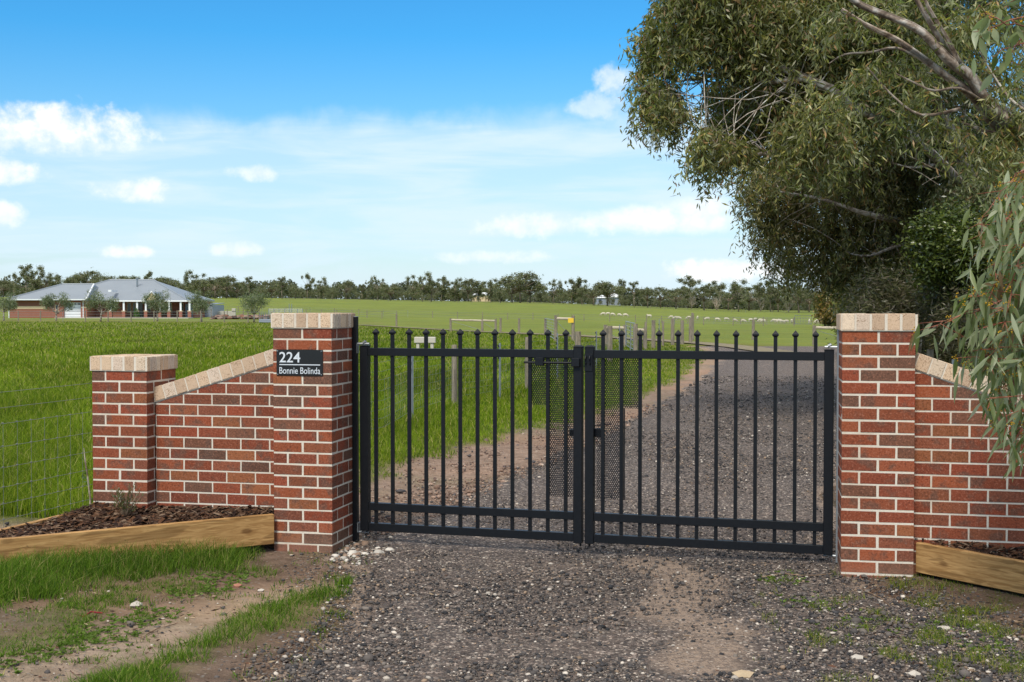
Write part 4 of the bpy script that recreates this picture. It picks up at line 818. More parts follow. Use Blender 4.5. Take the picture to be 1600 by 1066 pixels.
def hp(mb, name, m, par=he, smooth=False): return mb.build(name, m, par, smooth, HO if par is he or True else None)
zb = HG-.6
mb = MB(); mb.box(hx(20), hx(104), 164, 175, zb, hz(468)); mb.box(hx(130.5), hx(140), 164, 175, zb, hz(468)); mb.box(hx(104), hx(130.5), 164.3, 175, hz(473.5), hz(468)); mb.box(hx(104), hx(130.5), 166, 175, zb, hz(473.5)); mb.box(hx(140), hx(284), 167.6, 180, zb, hz(469)); wall = hp(mb, 'wall', M['farbrick'])
mb = MB(); mb.box(hx(20), hx(76), 163.97, 164, hz(483), hz(478.5)); mb.box(hx(131), hx(139.8), 163.97, 164, hz(481.5), hz(479.5)); mb.box(hx(140), hx(176), 167.57, 167.6, hz(481.5), hz(479.5)); hp(mb, 'cream_band', M['creamp'], wall)
mb = MB(); mb.box(hx(104), hx(130.3), 164.25, 164.3, zb, hz(473)); gdr = hp(mb, 'garage_door', M['white'])
mb = MB()
for i in range(1, 5): z_ = HG+.05+i*.42; mb.box(hx(104.3), hx(130), 164.24, 164.252, z_, z_+.025)
hp(mb, 'door_groove', M['darkgrey'], gdr)
for i in range(4): mb = MB(); a = 106+i*6.2; mb.box(hx(a), hx(a+4.4), 164.22, 164.26, hz(476.3), hz(474.2)); hp(mb, 'door_pane', M['glass'], gdr)
def window(x0, x1, y0, y1, Yf, sill=True):
    mb = MB(); a, b, c_, d = hx(x0), hx(x1), hz(y1), hz(y0); mb.box(a-.06, a, Yf-.05, Yf+.02, c_, d); mb.box(b, b+.06, Yf-.05, Yf+.02, c_, d); mb.box(a-.06, b+.06, Yf-.05, Yf+.02, d, d+.06); mb.box(a-.08, b+.08, Yf-.09, Yf+.02, c_-.1, c_); w_ = hp(mb, 'window', M['creamp'])
    mb = MB(); mb.box(a, b, Yf-.02, Yf+.01, c_, d); hp(mb, 'pane', M['glass'], w_)
window(91.5, 95.5, 477, 488, 163.98); window(190, 195.5, 473.5, 487.5, 167.58); window(199, 203, 473.5, 487.5, 167.58); window(219.5, 226, 473.5, 487.5, 167.58); window(244, 250, 473.5, 487.5, 167.58); window(256, 260, 473.5, 487.5, 167.58); window(274.5, 278.5, 474, 486, 167.58); window(146, 148.5, 479, 486, 167.58)
mb = MB(); mb.box(hx(206.5), hx(214), 167.5, 167.58, zb+.5, hz(473)); hp(mb, 'front_door', M['glass'])
mb = MB(); mb.box(hx(285.5), hx(296.5), 166.4, 166.6, zb, hz(475)); hp(mb, 'side_garage_door', M['darkgrey'])
mb = MB(); mb.box(hx(284.2), hx(300), 166.6, 176, zb, hz(471.5)); hp(mb, 'side_wall', M['farbrick'])
roof = MB(); hip(roof, hx(60), hx(288), 166.3, 182, hz(468.3), hx(137), hx(209.5), hz(437.6, 174)); roof = hp(roof, 'roof', M['roof'])
mb = MB(); hip(mb, hx(19), hx(142), 163.2, 176.5, hz(467.8), hx(77), hx(128), hz(444.2, 169.8)); hp(mb, 'garage_roof', M['roof'])
mb = MB(); mb.put([(hx(176), 164.2, hz(469.5)), (hx(301), 164.2, hz(469.5)), (hx(301), 168.5, hz(466.6)), (hx(176), 168.5, hz(466.6)), (hx(176), 164.2, hz(471.3)), (hx(301), 164.2, hz(471.3)), (hx(301), 168.5, hz(471.3)), (hx(176), 168.5, hz(471.3))], [(0, 1, 2, 3), (0, 4, 5, 1), (1, 5, 6, 2), (3, 2, 6, 7), (0, 3, 7, 4), (7, 6, 5, 4)]); vr = hp(mb, 'verandah_roof', M['roof'])
mb = MB(); mb.box(hx(175.6), hx(301.3), 164.12, 164.195, hz(471.6), hz(469.3)); hp(mb, 'fascia', M['white'], vr)
mb = MB(); mb.box(hx(18.6), hx(142.3), 163.12, 163.19, hz(469.3), hz(467.6)); hp(mb, 'gutter', M['white'])
for px in (175.8, 196, 216.8, 230.3, 252, 266.3, 284.5, 298.3):
    mb = MB(); mb.box(hx(px)-.11, hx(px)+.11, 164.3, 164.5, HG+.9, hz(471.6)); po = hp(mb, 'verandah_post', M['white']); mb = MB(); mb.box(hx(px)-.2, hx(px)+.2, 164.2, 164.6, zb, HG+.86); mb2 = hp(mb, 'brick_pier', M['farbrick'], po); mb = MB(); mb.box(hx(px)-.24, hx(px)+.24, 164.16, 164.64, HG+.86, HG+.95); hp(mb, 'pier_cap', M['creamp'], po)
for px in (19.2, 134.5):
    mb = MB(); mb.box(hx(px)-.05, hx(px)+.05, 163.9, 163.98, zb, hz(468)); hp(mb, 'downpipe', M['white'])
# verandah gable
mb = MB(); g0, g1, gm = hx(229.5), hx(254), hx(241.5); mb.put([(g0, 163.7, hz(469.4)), (g1, 163.7, hz(469.4)), (gm, 163.7, hz(456.3)), (g0, 169.5, hz(466)), (g1, 169.5, hz(466)), (gm, 172.0, hz(456.3))], [(0, 2, 5, 3), (1, 4, 5, 2), (0, 3, 4, 1)]); gb_ = hp(mb, 'gable_roof', M['roof'])
mb = MB(); mb.put([(g0+.35, 163.72, hz(469.6)), (g1-.35, 163.72, hz(469.6)), (gm, 163.72, hz(457.6)), (g0+.35, 163.8, hz(469.6)), (g1-.35, 163.8, hz(469.6)), (gm, 163.8, hz(457.6))], [(0, 1, 2), (5, 4, 3), (0, 3, 4, 1)]); hp(mb, 'gable_infill', M['creamp'], gb_)
mb = MB(); mb.tube([(g0-.05, 163.66, hz(469.6)), (gm, 163.66, hz(456.2)), (g1+.05, 163.66, hz(469.6))], .11, 4); hp(mb, 'bargeboard', M['white'], gb_)
for a, b in [((hx(60), 166.3, hz(468.3)), (hx(137), 174.15, hz(437.6, 174))), ((hx(137), 174.15, hz(437.6, 174)), (hx(209.5), 174.15, hz(437.6, 174))), ((hx(209.5), 174.15, hz(437.6, 174)), (hx(288), 166.3, hz(468.3))),
             ((hx(19), 163.2, hz(467.8)), (hx(77), 169.85, hz(444.2, 169.8))), ((hx(77), 169.85, hz(444.2, 169.8)), (hx(128), 169.85, hz(444.2, 169.8))), ((hx(128), 169.85, hz(444.2, 169.8)), (hx(142), 163.2, hz(467.8)))]:
    mb = MB(); mb.tube([a, b], .12, 6); hp(mb, 'ridge_cap', M['white'] if a[0] == hx(128) else M['roof'], roof)
mb = MB(); mb.tube([(hx(191.8), 171.5, hz(446)), (hx(191.8), 171.5, hz(434))], .13, 10); mb.tube([(hx(191.8), 171.5, hz(434)), (hx(191.8), 171.5, hz(433))], .22, 10); hp(mb, 'flue', M['galv'], roof)
mb = MB(); mb.box(hx(166), hx(171), 165.9, 168.5, hz(456), hz(453)); hp(mb, 'skylight', M['white'], roof)
o = MB(); o.box(hx(100), hx(305), 161.5, 164.1, zb, HG+.06); o = o.build('house_path', M['conc']); tag(o, 'pale concrete apron in front of the farmhouse', None, None, 'structure')
# shed right of the house
se = empty('farm_shed', (hx(318), 172, HG), 'low blue grey metal shed just right of the farmhouse', 'shed'); SO = Vector((hx(318), 172, HG)); hx2 = lambda px: (px-800)/F*172
mb = MB(); mb.box(hx2(303), hx2(332), 172, 179, HG-.6, hz(476.5, 172)); mb.build('wall', M['shed'], se, shift=SO)
mb = MB(); mb.put([(hx2(302.5), 171.8, hz(476.5, 172)), (hx2(332.5), 171.8, hz(476.5, 172)), (hx2(332.5), 179.3, hz(474, 172)), (hx2(302.5), 179.3, hz(474, 172)), (hx2(302.5), 171.8, hz(475.6, 172)), (hx2(332.5), 171.8, hz(475.6, 172)), (hx2(332.5), 179.3, hz(473.2, 172)), (hx2(302.5), 179.3, hz(473.2, 172))], [(0, 1, 2, 3), (4, 5, 6, 7), (0, 1, 5, 4), (1, 2, 6, 5), (2, 3, 7, 6), (3, 0, 4, 7)]); mb.build('roof', M['roof'], se, shift=SO)
mb = MB(); mb.box(hx2(318.5), hx2(321), 171.93, 171.99, HG-.2, hz(479, 172)); mb.build('door', M['darkgrey'], se, shift=SO)
# yards: pale steel rails
def yard():
    o0 = gp(*pxg(424, 160)); e = empty('stock_yard', o0, 'galvanised steel stock yard panels left of the sign pillar top', 'stock yard'); Yy = 160; 
    for i, px in enumerate((420, 428, 436, 445, 452, 456, 465, 473)):
        x_ = (px-424)/F*Yy; hh = 1.25 if px not in (452, 456) else 1.9; mb = MB(); mb.tube([(x_, 0, -.2), (x_, 0, hh)], .045, 8); mb.build('post', M['galv'], e)
    for j in range(5):
        mb = MB(); z_ = .25+j*.24; mb.tube([((420-424)/F*Yy, 0, z_), ((473-424)/F*Yy, 0, z_)], .03, 6); mb.build('rail', M['galv'], e)
yard()
def low_wall():
    Yy = 175; x0, x1 = (335-800)/F*Yy, (368-800)/F*Yy; z_ = float(gz(x0, Yy)); mb = MB(); mb.cbox(0, x1-x0, 0, .3, -.4, .75, .03); mb.cbox(x1-x0-.5, x1-x0, -.1, .4, .75, 1.1, .03); o = mb.build('low_wall', M['conc']); o.location = (x0, Yy, z_); tag(o, 'low pale concrete wall beyond the shed', 'wall')
low_wall()
def rockpile():
    R = np.random.RandomState(9); v_, f = ico(); mb = MB()
    for i in range(110):
        px = R.uniform(336, 420); Yy = 152+R.normal(0, .6); r = R.uniform(.12, .34); x_ = (px-378)/F*152; c_ = [(.24, .12, .08), (.32, .22, .17), (.10, .06, .05)][R.randint(3)]
        V = v_*R.uniform(.7, 1.25, (12, 1))*r*np.array([1.3, 1, .8])+np.array([x_, Yy-152, r*.35+R.uniform(0, .3)]); mb.put([tuple(a) for a in V], [tuple(a) for a in f], 0, c_)
    o = mb.build('rock_edging', M['attr']); o.location = gp(*pxg(378, 152)); tag(o, 'long low heap of reddish rocks between the last two olive trees', 'rock heap', None, 'stuff')
rockpile()
e = empty('water_trough', gp(*pxg(411, 122)), 'small blue grey trough with upright rails near the left pillar top', 'trough'); mb = MB(); mb.cbox(-.4, .75, 0, .6, 0, .32, .03); mb.build('basin', M['shed'], e)
for i in range(7): mb = MB(); x_ = -.36+i*.175; mb.tube([(x_, .3, .3), (x_, .3, .95)], .03, 6); mb.build('upright', M['darkgrey'], e)
# ------------------------------------------------------------------ trees
def blob_leaves(blobs, n_per, Lr, Wr, pal, R, droop=.55, clus=None, cn=14, wts=None, up=0.0, spread=.10, spray=False):
    """blobs: (centre(3), radii(3)); leaf clusters spread mostly near the blob surface"""
    P0 = []; vol = np.array([(b[1][0]*b[1][1]*b[1][2])**(2/3) for b in blobs]); vol = vol/vol.sum(); N_ = int(n_per)
    nc = N_//cn
    bi = R.choice(len(blobs), nc, p=vol); c0 = np.array([b[0] for b in blobs])[bi]; rr = np.array([b[1] for b in blobs])[bi]
    d = R.normal(size=(nc, 3)); d /= np.linalg.norm(d, axis=1)[:, None]; rad = R.uniform(0, 1, nc)**.38*(1+R.normal(0, spread, nc)); C0 = c0+d*rr*rad[:, None]
    cr = clus or .2; hue = R.uniform(.6, 1.4, (nc, 1)); n = nc*cn
    if spray: tt = R.uniform(0, 1, n)[:, None]; out = np.repeat(d*np.array([.55, .55, .25])+np.array([0, 0, .1]), cn, 0); ln = np.repeat(R.uniform(.6, 1.5, (nc, 1)), cn, 0)*cr*2.3; P0 = np.repeat(C0, cn, 0)+out*tt*ln+np.array([0, 0, -1.])*tt*tt*ln+R.normal(0, cr*.22, (n, 3))
    else: P0 = np.repeat(C0, cn, 0)+R.normal(0, cr*.55, (n, 3))*np.array([1, 1, 1.1])
    D = R.normal(0, 1, (n, 3))*np.array([.8, .8, .5])+np.array([0, 0, -1.5*droop+up]); D /= np.linalg.norm(D, axis=1)[:, None]
    cl = pick(R, pal, n, .25, wts)*np.repeat(hue, cn, 0)
    L = R.uniform(*Lr, n); Wd = R.uniform(*Wr, n)
    return quad_leaves(P0, D, L, Wd, cl, R)
def limb(mb, a, b, r0, r1, R, sag=.12, n=6, col=(1, 1, 1), sides=7):
    a = Vector(a); b = Vector(b); L = (b-a).length; pts = []; off = Vector(R.normal(0, .05*L, 3)); off2 = Vector(R.normal(0, .04*L, 3))
    for i in range(n+1): t = i/n; p = a.lerp(b, t)+off*sin(pi*t)+off2*sin(2*pi*t)+Vector((0, 0, sag*L*sin(pi*t))); pts.append(p)
    mb.tube(pts, [r0+(r1-r0)*i/n for i in range(n+1)], sides, 0, col); return pts
GUMPAL = [(.18, .18, .052), (.195, .20, .092), (.14, .142, .042), (.30, .26, .075), (.25, .145, .058), (.36, .33, .18), (.08, .085, .034)]
GW = [.26, .2, .18, .12, .10, .07, .07]
def gum(name, lab, blobs_px, Y, n, base, trunk_px, limbs, seed, pal=GUMPAL, wts=GW, Lr=(.09, .16), Wr=(.022, .036), depth=1.0, kindmat='leaf', r0=.25, twigs=3, cat='tree', group='gum trees right of the drive', extra_depth=1.2, droop=.6, clus=.19, cn=20, barkcol=(1, 1, 1)):
    R = np.random.RandomState(seed); o0 = gp(*base); e = empty(name, o0, lab, cat, group); blobs = []
    for (px, py, r) in blobs_px:
        yy = Y+R.normal(0, extra_depth); c_ = W(px, py, yy)-o0; rm = r/F*yy; blobs.append(((c_.x, c_.y, c_.z), (rm, rm*depth*1.25, rm)))
    V, Fq, c_ = blob_leaves(blobs, n, Lr, Wr, pal, R, droop, clus, cn, wts, 0, .15, droop > .5); np_mesh('crown', V, Fq, c_, M[kindmat], e)
    mb = MB(); tp = [Vector((0, 0, -.3))]+[W(px, py, yy)-o0 for px, py, yy in trunk_px]; rr = [r0*(1-.75*i/(len(tp)-1)) for i in range(len(tp))]
    mb.tube(tp, [q*.62 for q in rr], 10, 0, barkcol)
    mb2 = MB()
    for lm in limbs:
        pts = [W(a, b, yy)-o0 for a, b, yy in lm[0]]; ra, rb = lm[1]; sm = []
        for i in range(len(pts)-1):
            for q in range(3):
                t = q/3; p0 = pts[max(i-1, 0)]; p1, p2 = pts[i], pts[i+1]; p3 = pts[min(i+2, len(pts)-1)]
                sm.append(.5*((2*p1)+(p2-p0)*t+(2*p0-5*p1+4*p2-p3)*t*t+(3*p1-p0-3*p2+p3)*t**3))
        sm.append(pts[-1]); mb2.tube(sm, [ra+(rb-ra)*(i/(len(sm)-1))**.8 for i in range(len(sm))], 8, 0, barkcol)
        for q in range(twigs*len(pts)):
            i = R.randint(1, len(sm)); p = sm[i]; b_ = blobs[R.randint(len(blobs))]; tgt = Vector(b_[0]); dd = tgt-p
            if dd.length > 3.2: dd = dd.normalized()*R.uniform(1.2, 2.6)
            limb(mb2, p, p+dd, max(.012, rb*.8), .004, R, .05, 5, barkcol, 5)
    for b_ in blobs:      # twigs inside each clump of foliage
        c0 = Vector(b_[0]); rm = b_[1][0]
        for q in range(6):
            d = Vector(R.normal(0, 1, 3)); d.normalize(); st = c0+Vector((rm*.6, 0, -rm*.5)) ; limb(mb2, st, c0+d*rm*.85, .016, .004, R, .05, 4, (.75, .65, .6), 5)
    mb.build('trunk', M['bark'], e, True); mb2.build('branches', M['bark'], e, True); return e
YA = 21
gum('gum_tree', 'large spreading gum with pale limbs, its crown overhanging the drive at top left', [(1058, 25, 42), (1022, 60, 26), (1020, 105, 28), (1016, 145, 22), (1045, 150, 24), (1060, 178, 22), (1040, 180, 18), (1110, 20, 55), (1095, -30, 60), (1080, 70, 34), (1020, 165, 16), (1175, 10, 60), (1160, 75, 42), (1185, 120, 40), (1235, 50, 70), (1250, 120, 55), (1310, 60, 80), (1125, 145, 22), (1150, 165, 26), (1130, 195, 26), (1105, 215, 24), (1095, 242, 18), (1118, 245, 18), (1150, 232, 18), (1200, 190, 50), (1270, 200, 60), (1340, 150, 80), (1380, 60, 80), (1250, -30, 80), (1350, -30, 90)],
    YA, 125000, (7.3, 23), [(1540, 420, 24), (1520, 280, 23.5), (1460, 150, 23), (1400, 40, 22.5), (1380, -60, 22)],
    [([(1530, 330, 23.7), (1490, 275, 23), (1420, 210, 21.5), (1340, 170, 20.1), (1300, 140, 19.6), (1255, 122, 19.7), (1210, 105, 20.2), (1165, 112, 20.6), (1120, 92, 21), (1085, 82, 21), (1040, 90, 21)], (.10, .018)),
     ([(1255, 122, 19.7), (1205, 128, 20.0), (1150, 122, 20.8), (1105, 120, 20.8), (1060, 128, 20.8)], (.05, .012)), ([(1165, 112, 21), (1130, 118, 21), (1095, 110, 21), (1060, 108, 21.1)], (.03, .01)),
     ([(1300, 140, 19.6), (1230, 110, 19.9), (1200, 100, 20), (1170, 78, 20.1), (1140, 50, 20.3), (1120, 20, 21)], (.075, .015)),
     ([(1340, 170, 20.1), (1260, 210, 19.7), (1200, 240, 20.2), (1150, 235, 21), (1110, 230, 21)], (.07, .01)), ([(1460, 150, 23), (1420, 120, 22.2), (1380, 90, 21.6), (1310, 40, 21.2), (1250, 0, 21)], (.10, .03)), ([(1460, 150, 23), (1430, 110, 22.2), (1400, 80, 21.6), (1350, 30, 21.2), (1320, -30, 21)], (.12, .05))], 41, extra_depth=.9, barkcol=(1.35, 1.4, 1.4))
gum('gum_tree', 'dense dark gum whose low crown hangs behind the right pillar', [(1195, 255, 34), (1182, 300, 26), (1190, 335, 26), (1205, 370, 28), (1225, 405, 26), (1225, 290, 45), (1240, 350, 45), (1255, 420, 28), (1280, 250, 60), (1300, 320, 65), (1310, 390, 45), (1288, 418, 24), (1350, 260, 70), (1370, 350, 80), (1358, 425, 50), (1430, 300, 80), (1430, 400, 75), (1400, 450, 60), (1500, 380, 80), (1372, 485, 34), (1400, 500, 45), (1460, 490, 55), (1560, 400, 80)],
    27, 120000, (9.3, 27.5), [(1480, 420, 27.5), (1470, 330, 27), (1440, 250, 27), (1400, 180, 26.5)],
    [([(1475, 370, 27.3), (1400, 345, 24.9), (1370, 338, 24.4), (1340, 330, 24.3), (1280, 310, 24.5), (1220, 300, 25.2)], (.10, .015)), ([(1475, 370, 27.3), (1410, 355, 26), (1380, 340, 25.6), (1350, 325, 25.5)], (.05, .01)), ([(1440, 250, 27), (1350, 250, 24.8), (1290, 270, 24.6), (1240, 250, 25.4), (1195, 240, 25.3)], (.08, .012)),
     ([(1475, 370, 27.3), (1400, 385, 24.6), (1360, 400, 24.4), (1320, 395, 25.3)], (.05, .01)), ([(1470, 330, 27), (1385, 250, 24.3), (1290, 215, 24.2), (1230, 190, 25)], (.06, .012))], 43, pal=[(.16, .145, .046), (.17, .16, .070), (.09, .09, .032), (.27, .225, .07), (.23, .14, .062), (.32, .28, .16), (.06, .06, .025)], extra_depth=1.2, depth=1.1, Lr=(.10, .16), Wr=(.022, .036))
gum('gum_tree', 'grey green gum with heavy crown filling the top right, bare limbs crossing it', [(1430, 60, 90), (1450, 170, 85), (1400, 220, 70), (1500, 240, 80), (1480, 100, 60), (1550, 230, 60), (1590, 290, 60), (1540, 160, 35), (1570, 30, 40), (1430, -40, 90), (1520, -50, 90), (1620, 120, 40), (1640, 250, 60), (1530, 320, 60), (1380, 130, 60)],
    24, 75000, (10.4, 25.5), [(1640, 380, 25.2), (1640, 200, 25), (1600, 60, 24.5), (1560, -60, 24)],
    [([(1640, 300, 25.2), (1560, 260, 24.3), (1500, 252, 23.8), (1430, 262, 23.5), (1395, 255, 23.4)], (.07, .012)), ([(1640, 200, 25), (1520, 150, 24), (1480, 60, 23.8), (1470, -20, 23.7)], (.12, .08)), ([(1480, 120, 24), (1430, 110, 23.6), (1400, 70, 23.4), (1370, 20, 23.4)], (.08, .04)), ([(1560, 260, 24.3), (1500, 225, 23.5), (1440, 190, 23.2), (1400, 150, 23)], (.06, .015))], 47, pal=[(.14, .15, .065), (.16, .175, .10), (.10, .11, .045), (.20, .19, .07), (.17, .11, .05), (.24, .245, .16), (.07, .075, .035)], extra_depth=1.2, barkcol=(1.3, 1.35, 1.35))
gum('dense_bush', 'glossy dark green bush under the gums left of the hanging leaves', [(1470, 385, 45), (1500, 360, 35), (1490, 420, 45), (1530, 400, 40), (1455, 420, 25), (1520, 440, 35), (1450, 360, 22)], 19, 26000, (6.9, 19.5), [(1500, 500, 19.4), (1495, 430, 19.2), (1490, 390, 19)], [], 51, pal=[(.055, .075, .012), (.08, .105, .016), (.035, .05, .01), (.12, .135, .02)], wts=[.4, .3, .2, .1], Lr=(.05, .09), Wr=(.022, .036), kindmat='gloss', r0=.06, cat='bush', group='bushes under the gums', extra_depth=.35, droop=.0, clus=.14)
gum('roadside_bush', 'ochre and rusty conical bush left of the right pillar top', [(1308, 448, 20), (1303, 464, 22), (1310, 480, 24), (1318, 436, 14), (1291, 487, 13), (1308, 493, 20), (1335, 480, 26), (1290, 470, 11)], 140, 15000, (36.5, 140), [(1310, 480, 140), (1312, 450, 140)], [], 53, pal=[(.22, .13, .035), (.16, .12, .035), (.09, .10, .03), (.26, .17, .06)], wts=[.3, .3, .25, .15], Lr=(.30, .55), Wr=(.12, .2), r0=.2, cat='bush', group='bushes under the gums', extra_depth=.6, droop=.2, clus=.6)
gum('understorey_shrub', 'brown green twiggy shrub mass between the right pillar and the glossy bush', [(1380, 470, 45), (1430, 480, 45), (1480, 480, 45), (1350, 500, 30), (1400, 520, 45), (1460, 530, 50), (1530, 500, 60), (1590, 520, 60), (1560, 450, 50), (1340, 520, 18)], 21, 42000, (6.8, 21.5), [(1440, 500, 21.4), (1430, 460, 21)], [], 57, pal=[(.09, .085, .035), (.12, .10, .06), (.07, .075, .03), (.16, .13, .09), (.05, .045, .025)], wts=[.3, .25, .2, .15, .1], r0=.08, cat='bush', group='bushes under the gums', extra_depth=.9, Lr=(.08, .14), Wr=(.014, .026), droop=.1)
gum('roadside_gum', 'far roadside gum behind the ochre bush along the drive', [(1345, 420, 22), (1352, 450, 26), (1330, 425, 14), (1375, 470, 34), (1355, 485, 20)], 48, 16000, (13, 48.5), [(1350, 470, 48.3), (1345, 430, 48)], [], 59, Lr=(.18, .3), Wr=(.05, .09), extra_depth=1.0, clus=.4)
# heavy bare limb crossing the top right (nearer tree, trunk outside the frame)
def near_limb():
    base = gp(7.6, 13.0); e = empty('leaning_gum', base, 'nearer gum whose thick grey streaky limb sweeps across the top right', 'tree', 'gum trees right of the drive'); mb = MB()
    pts = [(1900, 420, 13.2), (1760, 300, 13), (1640, 230, 12.8), (1585, 195, 12.7), (1545, 165, 12.6), (1518, 122, 12.5), (1480, 92, 12.4), (1440, 50, 12.3), (1395, 28, 12.2), (1345, 8, 12.1), (1310, -20, 12), (1260, -60, 12)]
    P_ = [W(*p)-base for p in pts]; sm = []
    for i in range(len(P_)-1):
        for q in range(3):
            t = q/3; p0 = P_[max(i-1, 0)]; p1, p2 = P_[i], P_[i+1]; p3 = P_[min(i+2, len(P_)-1)]; sm.append(.5*((2*p1)+(p2-p0)*t+(2*p0-5*p1+4*p2-p3)*t*t+(3*p1-p0-3*p2+p3)*t**3))
    sm.append(P_[-1]); mbt = MB(); mbt.tube([Vector((0, 0, -.3)), Vector((.1, 0, 1.2)), P_[0]], [.3, .24, .17], 12, 0, (1.2, 1.2, 1.2)); mbt.build('trunk', M['bark'], e, True)
    mb.tube(sm, [.108-.076*min(1, (i/(len(sm)-1))*1.35)**.8 for i in range(len(sm))], 12, 0, (1.25, 1.22, 1.2))
    def lim(lst, r0, r1, c=(1, .95, .9)):
        Q = [W(*p)-base for p in lst]; s2 = []
        for i in range(len(Q)-1):
            for q in range(3):
                t = q/3; p0 = Q[max(i-1, 0)]; p1, p2 = Q[i], Q[i+1]; p3 = Q[min(i+2, len(Q)-1)]; s2.append(.5*((2*p1)+(p2-p0)*t+(2*p0-5*p1+4*p2-p3)*t*t+(3*p1-p0-3*p2+p3)*t**3))
        s2.append(Q[-1]); mb.tube(s2, [r0+(r1-r0)*i/(len(s2)-1) for i in range(len(s2))], 8, 0, c)
    lim([(1640, 245, 12.9), (1560, 200, 12.75), (1520, 150, 12.6), (1480, 120, 12.5), (1440, 90, 12.5), (1400, 62, 12.5), (1355, 40, 12.5), (1315, 15, 12.5)], .055, .02)
    lim([(1520, 125, 12.5), (1475, 70, 12.5), (1450, 30, 12.5), (1420, -20, 12.5)], .04, .02)
    lim([(1500, 100, 12.4), (1480, 60, 12.4), (1450, 10, 12.4), (1440, -20, 12.4)], .025, .012)
    lim([(1545, 165, 12.6), (1500, 138, 12.4), (1460, 142, 12.3), (1430, 130, 12.3), (1400, 115, 12.3)], .016, .006); lim([(1440, 92, 12.5), (1400, 75, 12.5), (1360, 82, 12.4), (1320, 85, 12.4), (1295, 100, 12.4)], .018, .006)
    lim([(1500, 170, 12.6), (1440, 180, 12.6), (1395, 150, 12.6), (1355, 105, 12.6)], .018, .006)
    lim([(1650, 200, 12.6), (1590, 165, 12.5), (1560, 130, 12.5), (1530, 80, 12.5)], .02, .006); lim([(1595, 215, 12.8), (1540, 205, 12.7), (1500, 190, 12.7)], .03, .008)
    mb.build('limb', M['bark'], e, True); R = np.random.RandomState(61)
    bl = [(W(px, py, 12.6+R.uniform(-.3, .3))-base, r/F*12.6) for px, py, r in [(1570, 100, 22), (1560, 150, 20), (1590, 140, 18), (1580, 60, 22), (1350, 120, 30), (1300, 30, 30), (1410, 160, 26), (1575, 215, 28), (1600, 185, 22), (1500, 40, 34), (1545, 20, 30), (1450, 120, 24), (1470, 200, 34), (1530, 225, 36), (1400, 95, 22), (1380, -5, 30), (1540, 110, 22), (1590, 260, 34)]]
    V, Fq, c_ = blob_leaves([(tuple(a), (r, r, r)) for a, r in bl], 6500, (.075, .12), (.015, .023), GUMPAL, R, .6, .1, 10, GW, 0, .25, True); np_mesh('crown', V, Fq, c_, M['leaf'], e)
near_limb()
# drooping near gum branch on the right
def lance(P0, D, L, Wd, cols, R, segs=5):
    n = len(P0); side = orth(D, R); curve = np.cross(D, side)*0+side; bend = R.uniform(-.22, .22, n)[:, None]; nrm = np.cross(D, side); nb = R.uniform(-.15, .25, n)[:, None]; vs = []
    prof = [.12, .72, 1.0, .82, .42, .03]
    for i in range(segs+1):
        t = i/segs; c_ = P0+D*(L*t)[:, None]+side*bend*(L*t*t)[:, None]+nrm*nb*(L*t*t)[:, None]+np.array([0, 0, -.10])*(L*t*t)[:, None]; w_ = (Wd*prof[i]*.5)[:, None]; fold = nrm*w_*.35
        vs += [c_+side*w_+fold, c_, c_-side*w_+fold]
    V = np.stack(vs, 1).reshape(-1, 3); m_ = 3*(segs+1); b = (np.arange(n)*m_)[:, None]; F_ = []
    for i in range(segs): k_ = i*3; F_ += [b+np.array([k_, k_+1, k_+4, k_+3]), b+np.array([k_+1, k_+2, k_+5, k_+4])]
    return V, np.concatenate(F_, 0), np.repeat(cols, m_, 0)
